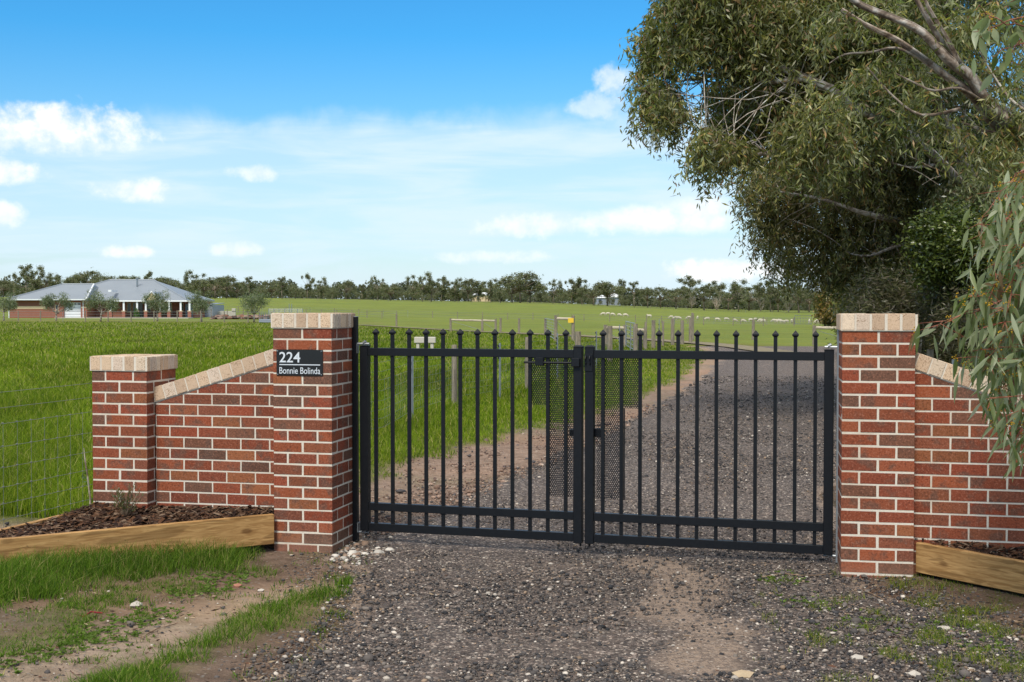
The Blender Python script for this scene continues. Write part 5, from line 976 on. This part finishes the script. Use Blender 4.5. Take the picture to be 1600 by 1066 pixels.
def near_branch():
    base = gp(4.6, 7.2); e = empty('drooping_gum', base, 'gum at right edge with long hanging grey green leaves and yellow buds', 'tree', 'gum trees right of the drive'); R = np.random.RandomState(71)
    mb = MB(); P0 = []; D = []; BUD = []
    mb.tube([Vector((0, 0, -.3)), Vector((.1, .05, 1.2)), Vector((-.1, 0, 2.6)), Vector((-.35, -.05, 3.6)), W(1593, -40, 7.0)-base], [.11, .095, .08, .06, .05], 10, 0, (.8, .7, .6)); mb.build('trunk', M['bark'], e, True); mb = MB()
    strands = []   # polyline, start radius
    def st(lst, r=.005): strands.append(([W(a+14, b, c) for a, b, c in lst], r))
    # hanging strands: start upper right, droop to tip
    st([(1700, 230, 6.9), (1620, 245, 6.9), (1570, 280, 6.9), (1545, 330, 6.9), (1532, 380, 6.9)]); st([(1700, 260, 6.7), (1610, 290, 6.7), (1560, 340, 6.7), (1545, 410, 6.7), (1535, 470, 6.7)])
    st([(1700, 300, 6.6), (1620, 330, 6.6), (1580, 400, 6.6), (1560, 480, 6.6), (1545, 560, 6.6)]); st([(1700, 330, 6.8), (1630, 360, 6.8), (1600, 430, 6.8), (1580, 520, 6.8), (1572, 620, 6.8), (1578, 680, 6.8)])
    st([(1590, 462, 6.7), (1540, 475, 6.7), (1510, 487, 6.7), (1475, 497, 6.7), (1452, 508, 6.7)], .004); st([(1640, 430, 6.8), (1590, 440, 6.8), (1540, 448, 6.8), (1500, 462, 6.8)], .004)
    st([(1700, 420, 6.5), (1630, 460, 6.5), (1600, 540, 6.5), (1590, 620, 6.5), (1592, 690, 6.5)]); st([(1700, 480, 6.9), (1630, 500, 6.9), (1580, 530, 6.9), (1556, 580, 6.9), (1548, 620, 6.9)], .004)
    st([(1720, 250, 7.1), (1640, 300, 7.1), (1600, 360, 7.1), (1590, 450, 7.1), (1580, 560, 7.1)]); st([(1700, 270, 6.6), (1600, 262, 6.6), (1560, 290, 6.6), (1530, 330, 6.6), (1515, 350, 6.6)], .004)
    st([(1690, 520, 6.7), (1630, 560, 6.7), (1600, 630, 6.7), (1585, 690, 6.7)]); st([(1660, 360, 7), (1590, 400, 7), (1555, 450, 7), (1540, 520, 7), (1530, 560, 7)])
    st([(1690, 440, 7.1), (1600, 470, 7.1), (1545, 510, 7.1), (1530, 560, 7.1)]); st([(1690, 600, 6.9), (1640, 640, 6.9), (1610, 690, 6.9)])
    st([(1660, 240, 6.6), (1620, 300, 6.6), (1605, 380, 6.6), (1600, 470, 6.6), (1600, 560, 6.6)]); st([(1690, 380, 7.3), (1610, 400, 7.3), (1575, 470, 7.3), (1560, 560, 7.3), (1556, 600, 7.3)])
    # upper cluster with broader leaves
    ups = []
    def up(lst, r=.006): ups.append(([W(*p) for p in lst], r))
    up([(1660, 20, 6.9), (1600, 25, 6.9), (1560, 40, 6.9), (1520, 50, 6.9)]); up([(1660, 45, 6.8), (1600, 40, 6.8), (1555, 30, 6.8), (1530, 8, 6.8)]); up([(1660, 60, 7), (1590, 70, 7), (1550, 90, 7)]); up([(1680, -20, 6.9), (1610, -5, 6.9), (1570, 5, 6.9)]); up([(1660, 30, 7.1), (1600, 55, 7.1), (1575, 95, 7.1)])
    cl_leaf = []
    for grp, (Lr, Wr, dens) in ((strands, ((.095, .165), (.020, .033), 56)), (ups, ((.075, .12), (.032, .046), 20))):
        for pts, r in grp:
            sm = []
            for i in range(len(pts)-1):
                for q in range(4):
                    t = q/4; p0 = pts[max(i-1, 0)]; p1, p2 = pts[i], pts[i+1]; p3 = pts[min(i+2, len(pts)-1)]; sm.append(.5*((2*p1)+(p2-p0)*t+(2*p0-5*p1+4*p2-p3)*t*t+(3*p1-p0-3*p2+p3)*t**3)+Vector(R.normal(0, .006, 3)))
            sm.append(pts[-1]); mb.tube([p-base for p in sm], [r*(1-.7*i/(len(sm)-1)) for i in range(len(sm))], 5, 0, (.8, .42, .34))
            Lt = sum((sm[i+1]-sm[i]).length for i in range(len(sm)-1))
            for q in range(int(Lt*dens*(1.75 if Lt > .8 else .9))):
                i = R.randint(2, len(sm)); p = sm[i]; tw = Vector(R.normal(0, .07, 3)); tw.y *= 1.3; tw.z = -abs(tw.z)*.6; ep = p+tw
                if q % 2 == 0: mb.tube([p-base, p+tw*.5-base, ep-base], [.0022, .0016, .0012], 4, 0, (1.2, .5, .38))
                P0.append(tuple(ep-base)); d = R.normal(0, .45, 3)+np.array([-.12, 0, -1.0]); D.append(d); cl_leaf.append((R.uniform(*Lr), R.uniform(*Wr)))
                if R.uniform() < .16: BUD.append(ep-base)
    P0 = np.array(P0); D = np.array(D); D /= np.linalg.norm(D, axis=1)[:, None]; LW = np.array(cl_leaf); n = len(P0)
    V, Fq, c_ = lance(P0, D, LW[:, 0], LW[:, 1], pick(R, [(.24, .265, .145), (.18, .205, .085), (.32, .335, .215), (.13, .16, .05), (.20, .23, .12), (.22, .14, .08)], n, .18, [.28, .2, .18, .16, .15, .03]), R)
    np_mesh('leaves', V, Fq, c_, M['leaf'], e, smooth=True); mb.build('branches', M['bark'], e, True)
    v_, f = ico(); Vb = []; Fb = []; b = 0
    for p in BUD:
        for q in range(9): Vb.append(v_*R.uniform(.0028, .005)+np.array(p)+R.normal(0, .011, 3)); Fb.append(f+b); b += 12
    Vb = np.concatenate(Vb); np_mesh('flower_buds', Vb, np.concatenate(Fb), np.tile(np.array([[.55, .33, .03]]), (len(Vb), 1)), M['chips'], e)
near_branch()
# olive trees before the house
def olive(px, Yo, w_, h_, seed, lab, tilt=0, split=False, basey=None):
    R = np.random.RandomState(seed); o0 = gp(*pxg(px, Yo)); e = empty('olive_tree', o0, lab, 'tree', 'olive trees in front of the house'); bl = []
    for q in range(9): 
        a = R.uniform(0, 2*pi); rr = R.uniform(.1, .5)*w_; bl.append(((cos(a)*rr+tilt*.4+(np.sign(cos(a))*.35*w_*.5 if split else 0), sin(a)*rr*.8, h_*R.uniform(.5, .92)), (w_*R.uniform(.18, .30),)*3))
    V, Fq, c_ = blob_leaves(bl, 3600, (.14, .24), (.035, .06), [(.17, .19, .115), (.23, .25, .165), (.12, .14, .07), (.16, .17, .08)], R, .1, .16, 8); np_mesh('crown', V, Fq, c_, M['leaf'], e)
    mb = MB(); mb.tube([(0, 0, -.2), (tilt*.1, 0, h_*.2), (tilt*.25, 0, h_*.42)], [.10, .08, .06], 8, 0, (1.1, 1.1, 1.1))
    for b_ in bl: limb(mb, (tilt*.15, 0, h_*.28), b_[0], .045, .012, R, -.05, 4, (1, 1, 1), 5)
    mb.build('trunk', M['bark'], e, True)
olive(6, 132, 2.7, 3.0, 1, 'leftmost olive tree, cut by the left edge of the photo'); olive(88, 130, 2.6, 2.9, 2, 'thin two stemmed olive tree in front of the garage wing', split=True); olive(157, 126, 3.0, 2.9, 3, 'forked olive tree just right of the white garage door', .6)
olive(246, 130, 2.4, 2.8, 4, 'olive tree in front of the verandah gable'); olive(315, 127, 2.8, 3.0, 5, 'rounded olive tree in front of the grey shed'); olive(397, 125, 2.7, 2.7, 6, 'olive tree nearest the left brick pillar, by the stock yard')
# small conifer at verandah
def conifer():
    o0 = Vector((hx(218.5), 163.6, HG-.02)); e = empty('potted_conifer', o0, 'small bright green conifer beside the front door verandah', 'shrub'); R = np.random.RandomState(4)
    V, Fq, c_ = blob_leaves([((0, 0, .3+i*.22), (.42-.07*i,)*3) for i in range(5)], 1400, (.08, .14), (.03, .05), [(.05, .13, .02), (.08, .17, .03)], R, -.4, .08, 7); np_mesh('crown', V, Fq, c_, M['leaf'], e); mb = MB(); mb.tube([(0, 0, -.1), (0, 0, .5)], .05, 6); mb.build('trunk', M['bark'], e)
conifer()
# ------------------------------------------------------------------ distant tree belt
DP = [(.145, .15, .080), (.18, .18, .095), (.115, .12, .068), (.23, .21, .11), (.18, .145, .10)]
def proto_tree(kind, seed):
    """unit-height prototype crown and trunk meshes"""
    R = np.random.RandomState(seed); bl = []; mb = MB()
    if kind == 'tall':     # tall gum: bare trunk, separate flat clumps
        n = R.randint(14, 20); pc = (1.1, 1.05, 1.0); mb.tube([(0, 0, -.03), (.015, 0, .3), (0, 0, .55)], [.018, .014, .010], 6, 0, pc)
        for q in range(n): a = R.uniform(0, 2*pi); rr = R.uniform(.05, .34); c_ = (cos(a)*rr, sin(a)*rr, R.uniform(.30, .93)-rr*.25); bl.append((c_, (R.uniform(.04, .10), R.uniform(.04, .10), R.uniform(.04, .10)))); limb(mb, (0, 0, R.uniform(.25, .55)), c_, .008, .003, R, -.03, 4, pc, 4)
    elif kind == 'broad':
        mb.tube([(0, 0, -.03), (.01, 0, .25), (0, 0, .5)], [.024, .018, .012], 6, 0, (.8, .75, .7))
        for q in range(20): a = R.uniform(0, 2*pi); rr = sqrt(R.uniform(0, 1))*.42; c_ = (cos(a)*rr, sin(a)*rr, .82-rr*rr*1.7+R.uniform(-.12, .06)); bl.append((c_, (R.uniform(.06, .15), R.uniform(.06, .15), R.uniform(.05, .10)))); limb(mb, (0, 0, .3), c_, .01, .003, R, -.04, 4, (.8, .75, .7), 4)
    elif kind == 'bushy':
        mb.tube([(0, 0, -.03), (0, 0, .4)], [.022, .014], 6, 0, (.6, .55, .5))
        for q in range(16): a = R.uniform(0, 2*pi); rr = sqrt(R.uniform(0, 1))*.36; c_ = (cos(a)*rr, sin(a)*rr, R.uniform(.2, .85)*(1-rr*.5)); bl.append((c_, (R.uniform(.10, .16),)*3)); 
    else:                  # dead-looking white stemmed gum
        for q in range(15): a = R.uniform(0, 2*pi); t = R.uniform(.1, .5); c_ = (cos(a)*t*.8, sin(a)*t*.8, R.uniform(.6, .95)-t*.2); limb(mb, (0, 0, R.uniform(0, .2)), c_, .009, .003, R, -.05, 5, (1.5, 1.5, 1.45), 5); bl.append((c_, (R.uniform(.05, .11), R.uniform(.05, .11), R.uniform(.04, .08))))
        mb.tube([(0, 0, -.03), (0, 0, .3)], [.016, .012], 6, 0, (1.5, 1.5, 1.45))
    V, Fq, c_ = blob_leaves(bl, 5200, (.022, .042), (.013, .024), DP, R, .1, .03, 6, [.3, .25, .2, .15, .1], 0, .42)
    e = empty('distant_tree', (0, 0, 0)); np_mesh('crown', V, Fq, c_, M['leaf'], e); mb.build('trunk', M['bark'], e, True); return e
PR = {}
for i, kd in enumerate(['tall', 'tall', 'tall', 'broad', 'broad', 'broad', 'bushy', 'bushy', 'pale']): PR.setdefault(kd, []).append(proto_tree(kd, 100+i))
used = set()
ORD = ['first', 'second', 'third', 'fourth', 'fifth', 'sixth', 'seventh', 'eighth', 'ninth', 'tenth', 'eleventh', 'twelfth', 'thirteenth', 'fourteenth', 'fifteenth', 'sixteenth', 'seventeenth', 'eighteenth', 'nineteenth', 'twentieth']
ORD += ['twenty-'+o for o in ORD[:9]]+['thirtieth']+['thirty-'+o for o in ORD[:9]]+['fortieth']+['forty-'+o for o in ORD[:9]]+['fiftieth']+['fifty-'+o for o in ORD[:9]]
basey = lambda px: np.interp(px, [0, 300, 450, 600, 800, 950, 1050, 1250, 1400], [466, 466, 467, 470, 473, 478, 482, 488, 490])
TL = []
tops = [(6, 432, 'broad'), (22, 426, 'tall'), (42, 411, 'tall'), (54, 412, 'tall'), (68, 425, 'broad'), (86, 424, 'tall'), (104, 428, 'broad'), (122, 424, 'broad'), (141, 416, 'broad'), (160, 426, 'broad'), (183, 425, 'broad'), (200, 430, 'broad'), (215, 427, 'broad'), (231, 423, 'tall'), (246, 430, 'broad'), (262, 426, 'broad'), (283, 428, 'bushy'), (305, 420, 'tall'), (318, 430, 'broad'), (336, 427, 'broad'), (354, 426, 'broad'), (370, 436, 'broad'), (390, 431, 'tall'), (408, 440, 'bushy'), (424, 434, 'broad'), (441, 431, 'tall'), (462, 438, 'bushy'), (480, 427, 'tall'), (500, 431, 'tall'), (520, 444, 'bushy'), (541, 434, 'broad'), (566, 443, 'tall'), (590, 429, 'tall'), (610, 440, 'broad'), (628, 448, 'bushy'), (645, 430, 'tall'), (660, 422, 'tall'), (674, 434, 'broad'), (690, 431, 'tall'), (711, 432, 'tall'), (732, 431, 'broad'), (748, 438, 'tall'), (767, 433, 'tall'), (782, 440, 'bushy'), (813, 415, 'broad'), (800, 428, 'broad'), (828, 432, 'broad'), (845, 446, 'bushy'), (864, 434, 'tall'), (880, 447, 'bushy'), (893, 435, 'tall'), (909, 433, 'tall'), (928, 437, 'broad'), (949, 432, 'broad'), (972, 435, 'tall'), (991, 438, 'tall'), (1012, 445, 'broad'), (1032, 443, 'broad'), (1056, 446, 'broad'), (1080, 430, 'pale'), (1100, 440, 'broad'), (1120, 438, 'pale'), (1138, 440, 'broad'), (1154, 434, 'tall'), (1170, 440, 'broad'), (1188, 441, 'pale'), (1204, 436, 'tall'), (1216, 441, 'broad'), (1232, 442, 'pale'), (1248, 440, 'broad'), (1264, 447, 'broad'), (1282, 452, 'bushy')]
RT = random.Random(5); cnt = {}; desc = {'broad': 'broad crowned', 'tall': 'tall bare stemmed', 'bushy': 'low bushy', 'pale': 'white stemmed'}
def lm(px):
    if px < 135: return 'behind the garage wing'
    if px < 300: return 'behind the main roof'
    if px < 425: return 'between house and sign pillar'
    if px < 560: return 'above the sign pillar'
    if px < 740: return 'above left half of left gate leaf'
    if px < 915: return 'above right half of left gate leaf'
    if px < 1110: return 'above left half of right gate leaf'
    return 'above the sheep near the big gums'
def place_tree(px, ytop, kd, Yt, lowtag='distant gum'):
    by = basey(px); X_ = (px-800)/F*Yt; z_ = float(gz(X_, Yt)); h_ = (EYE-(ytop-480)/F*Yt)-z_
    key = kd; i = RT.randrange(len(PR[kd])); 
    src = PR[kd][i]; o = src if (kd, i) not in used else copy_tree(src); used.add((kd, i))
    o.location = (X_, Yt, z_); o.rotation_euler.z = RT.uniform(0, 6.28); wd = RT.uniform(.85, 1.2)*(1.2 if kd in ('broad',) else 1.0); o.scale = (h_*wd, h_*wd, h_)
    reg = lm(px); q = cnt.get((kd, reg, lowtag), 0); cnt[(kd, reg, lowtag)] = q+1
    tag(o, f'{ORD[q]} {desc[kd]} {lowtag} from left, {reg}', 'tree', 'distant gum trees along the horizon'); return o
for px, yt, kd in tops: place_tree(px, yt, kd, 520+RT.uniform(-35, 35))
for px in range(0, 1310, 18): # lower trees filling the belt
    px2 = px+RT.uniform(-7, 7); place_tree(px2, basey(px2)-RT.uniform(18, 33), 'bushy', 560+RT.uniform(-20, 30), 'understorey gum')
for px in (737, 748, 764, 926, 938, 957, 969, 977): place_tree(px, basey(px)-(9 if px in (748, 938, 957) else 15), 'bushy', 520+RT.uniform(-10, 10), 'shrub by pale buildings')
def far_wood():
    R = np.random.RandomState(88); bl = []
    for px in np.arange(-250, 1750, 5): yy = R.uniform(640, 700); r = R.uniform(9, 13)/F*yy; c_ = W(px, basey(px)-R.uniform(-2, 20), yy); bl.append((tuple(c_), (r*1.2, r, r)))
    V, Fq, c_ = blob_leaves(bl, 110000, (.9, 1.8), (.6, 1.2), [(.10, .105, .066), (.125, .125, .078), (.08, .082, .054)], R, .1, .8, 8); tag(np_mesh('distant_wood', V, Fq, c_, M['leaf']), 'dark unbroken woodland behind the distant gum trees', 'woodland', None, 'stuff')
far_wood()
# distant buildings in the trees
def far_shed(px0, px1, y0, y1, Yb, mw, lab):
    X0, X1 = (px0-800)/F*Yb, (px1-800)/F*Yb; z0 = float(gz(X0, Yb)); zt_ = EYE-(y0-480)/F*Yb; zb_ = min(z0, EYE-(y1-480)/F*Yb)-.5; e = empty('distant_building', (X0, Yb, z0), lab, 'building', 'pale buildings among the distant trees'); O_ = Vector((X0, Yb, z0))
    hh = zt_-zb_; mb = MB(); mb.box(X0, X1, Yb, Yb+8, zb_, zb_+hh*.68); mb.build('wall', M[mw], e, shift=O_); mb = MB(); hip(mb, X0-.5, X1+.5, Yb-.5, Yb+8.5, zb_+hh*.68+.2, X0+2, X1-2, zt_); mb.build('roof', M['white'], e, shift=O_)
    for i in range(1): mb = MB(); a = X0+(X1-X0)*(.25+.28*i); mb.box(a, a+1.3, Yb-.06, Yb+.02, zb_+hh*.3, zb_+hh*.55); mb.build('window', M['glass'], e, shift=O_)
far_shed(738, 766, 457, 471, 575, 'creamp', 'cream building glimpsed through the distant trees left of the tallest crown'); far_shed(931, 948, 460.5, 472, 556, 'shed', 'left of two white roofed sheds among the distant trees'); far_shed(951, 970, 458.5, 472, 553, 'shed', 'right of two white roofed sheds among the distant trees')
# ------------------------------------------------------------------ sheep
def sheep_mesh(graze, seed):
    me = bpy.data.meshes.new('sheep'); h = .62
    sp = [(-.42, 0, h, .20), (-.15, 0, h+.02, .26), (.15, 0, h+.02, .25), (.38, 0, h, .19)]
    hd = [(.55, 0, h-.12, .11), (.70, 0, .20, .075), (.80, 0, .09, .05)] if graze else [(.50, 0, h+.16, .12), (.58, 0, h+.33, .09), (.74, 0, h+.26, .055)]
    vs = [p[:3] for p in sp+hd]; rad = [p[3] for p in sp+hd]; ed = [(i, i+1) for i in range(6)]
    for i, (sx_, sy_) in ((0, (-.40, .12)), (0, (-.40, -.12)), (3, (.34, .11)), (3, (.34, -.11))):
        b = len(vs); hk = -.05 if i == 0 else .02; vs += [(sx_, sy_, h-.18), (sx_+hk, sy_, .26), (sx_, sy_, .02)]; rad += [.09, .042, .036]; ed += [(i, b), (b, b+1), (b+1, b+2)]
    b = len(vs); vs += [(-.58, 0, h+.02), (-.62, 0, h-.16)]; rad += [.05, .03]; ed += [(0, b), (b, b+1)]
    hi = 5 if graze else 5
    for s_ in (-1, 1): b = len(vs); p = vs[5]; vs.append((p[0]-.02, s_*.13, p[2]+.07)); rad.append(.022); ed.append((5, b))
    me.from_pydata(vs, ed, []); o = bpy.data.objects.new('tmp', me); COL.objects.link(o); m_ = o.modifiers.new('s', 'SKIN')
    for i, r in enumerate(rad): me.skin_vertices[0].data[i].radius = (r, r)
    me.skin_vertices[0].data[1].use_root = True; sb = o.modifiers.new('u', 'SUBSURF'); sb.levels = 1
    bpy.context.view_layer.update(); m2 = bpy.data.meshes.new_from_object(o.evaluated_get(bpy.context.evaluated_depsgraph_get())); bpy.data.objects.remove(o)
    n = len(m2.vertices); co = np.zeros(n*3); m2.vertices.foreach_get('co', co); co = co.reshape(-1, 3); at = m2.color_attributes.new('Col', 'FLOAT_COLOR', 'POINT'); c_ = np.ones((n, 4), np.float32); c_[:, :3] = (.62, .56, .45); hm = (co[:, 0] > .62) | (co[:, 2] < .25); c_[hm, :3] = (.42, .36, .28); at.data.foreach_set('color', c_.ravel()); m2.polygons.foreach_set('use_smooth', [True]*len(m2.polygons)); m2.materials.append(M['wool']); return m2
SM = [sheep_mesh(True, 1), sheep_mesh(False, 2)]; DK = SM[0].copy()
c_ = np.zeros(len(DK.vertices)*4, np.float32); DK.color_attributes['Col'].data.foreach_get('color', c_); c_ = c_.reshape(-1, 4); co = np.zeros(len(DK.vertices)*3); DK.vertices.foreach_get('co', co); co = co.reshape(-1, 3); c_[co[:, 0] > .25, :3] = .02; DK.color_attributes['Col'].data.foreach_set('color', c_.ravel())
SH = [(93, 90), (124, 84), (158, 90), (203, 92), (243, 95), (398, 92), (540, 93), (568, 102), (592, 103), (655, 95), (715, 90), (778, 100), (847, 103), (907, 95), (962, 112), (1018, 113), (1068, 105), (1098, 82), (1125, 108), (1146, 115), (1215, 105), (1232, 110), (1252, 114), (1272, 117), (1297, 116), (1335, 112), (1450, 120), (1500, 118), (1522, 124), (1558, 125), (1582, 122)]
RS2 = random.Random(3)
for i, (sx_, sy_) in enumerate(SH):
    px = 920+sx_/4.21; py = 480+sy_/4.21; p = G(px, py+2.4); Yq = 285-(sy_-82)*1.35; up_ = i in (5, 10, 21, 26, 29); dkk = i == 17
    o = bpy.data.objects.new('sheep', DK if dkk else SM[1 if up_ else 0]); COL.objects.link(o); o.location = gp(*pxg(px, Yq)); o.rotation_euler.z = RS2.choice([0, pi, .5, 2.7, -.4, 3.5]) if i not in (10, 25, 26) else 1.3; s_ = RS2.uniform(.85, .98); o.scale = (s_, s_, s_)
    tag(o, 'black headed sheep standing alone above the flock' if dkk else f'{"cream sheep with raised head" if up_ else "cream sheep grazing"}, {ORD[i]} of the flock from the left', 'sheep', 'sheep grazing in the far paddock')
# dead sapling at the low pillar
mb = MB(); b_ = W(142, 800, 10.1); q = [W(142, 812, 10.1)-b_, W(141, 780, 10.1)-b_, W(137, 745, 10.1)-b_, W(133, 720, 10.1)-b_, W(131, 700, 10.1)-b_]; mb.tube(q, [.009, .008, .007, .006, .003], 7, 0, (1.1, 1.1, 1)); e = empty('dead_sapling', b_, 'thin dead grey sapling against the left side of the low pillar', 'sapling'); mb.build('stem', M['bark'], e)
R = np.random.RandomState(2); n = 26; P0 = np.array([tuple(W(134, 743, 10.1)-b_)]*n)+R.normal(0, .022, (n, 3)); D = R.normal(0, 1, (n, 3)); D /= np.linalg.norm(D, axis=1)[:, None]; V, Fq, c_ = quad_leaves(P0, D, R.uniform(.02, .04, n), R.uniform(.008, .013, n), pick(R, [(.12, .2, .07), (.09, .15, .05)], n), R); np_mesh('leaves', V, Fq, c_, M['leaf'], e)
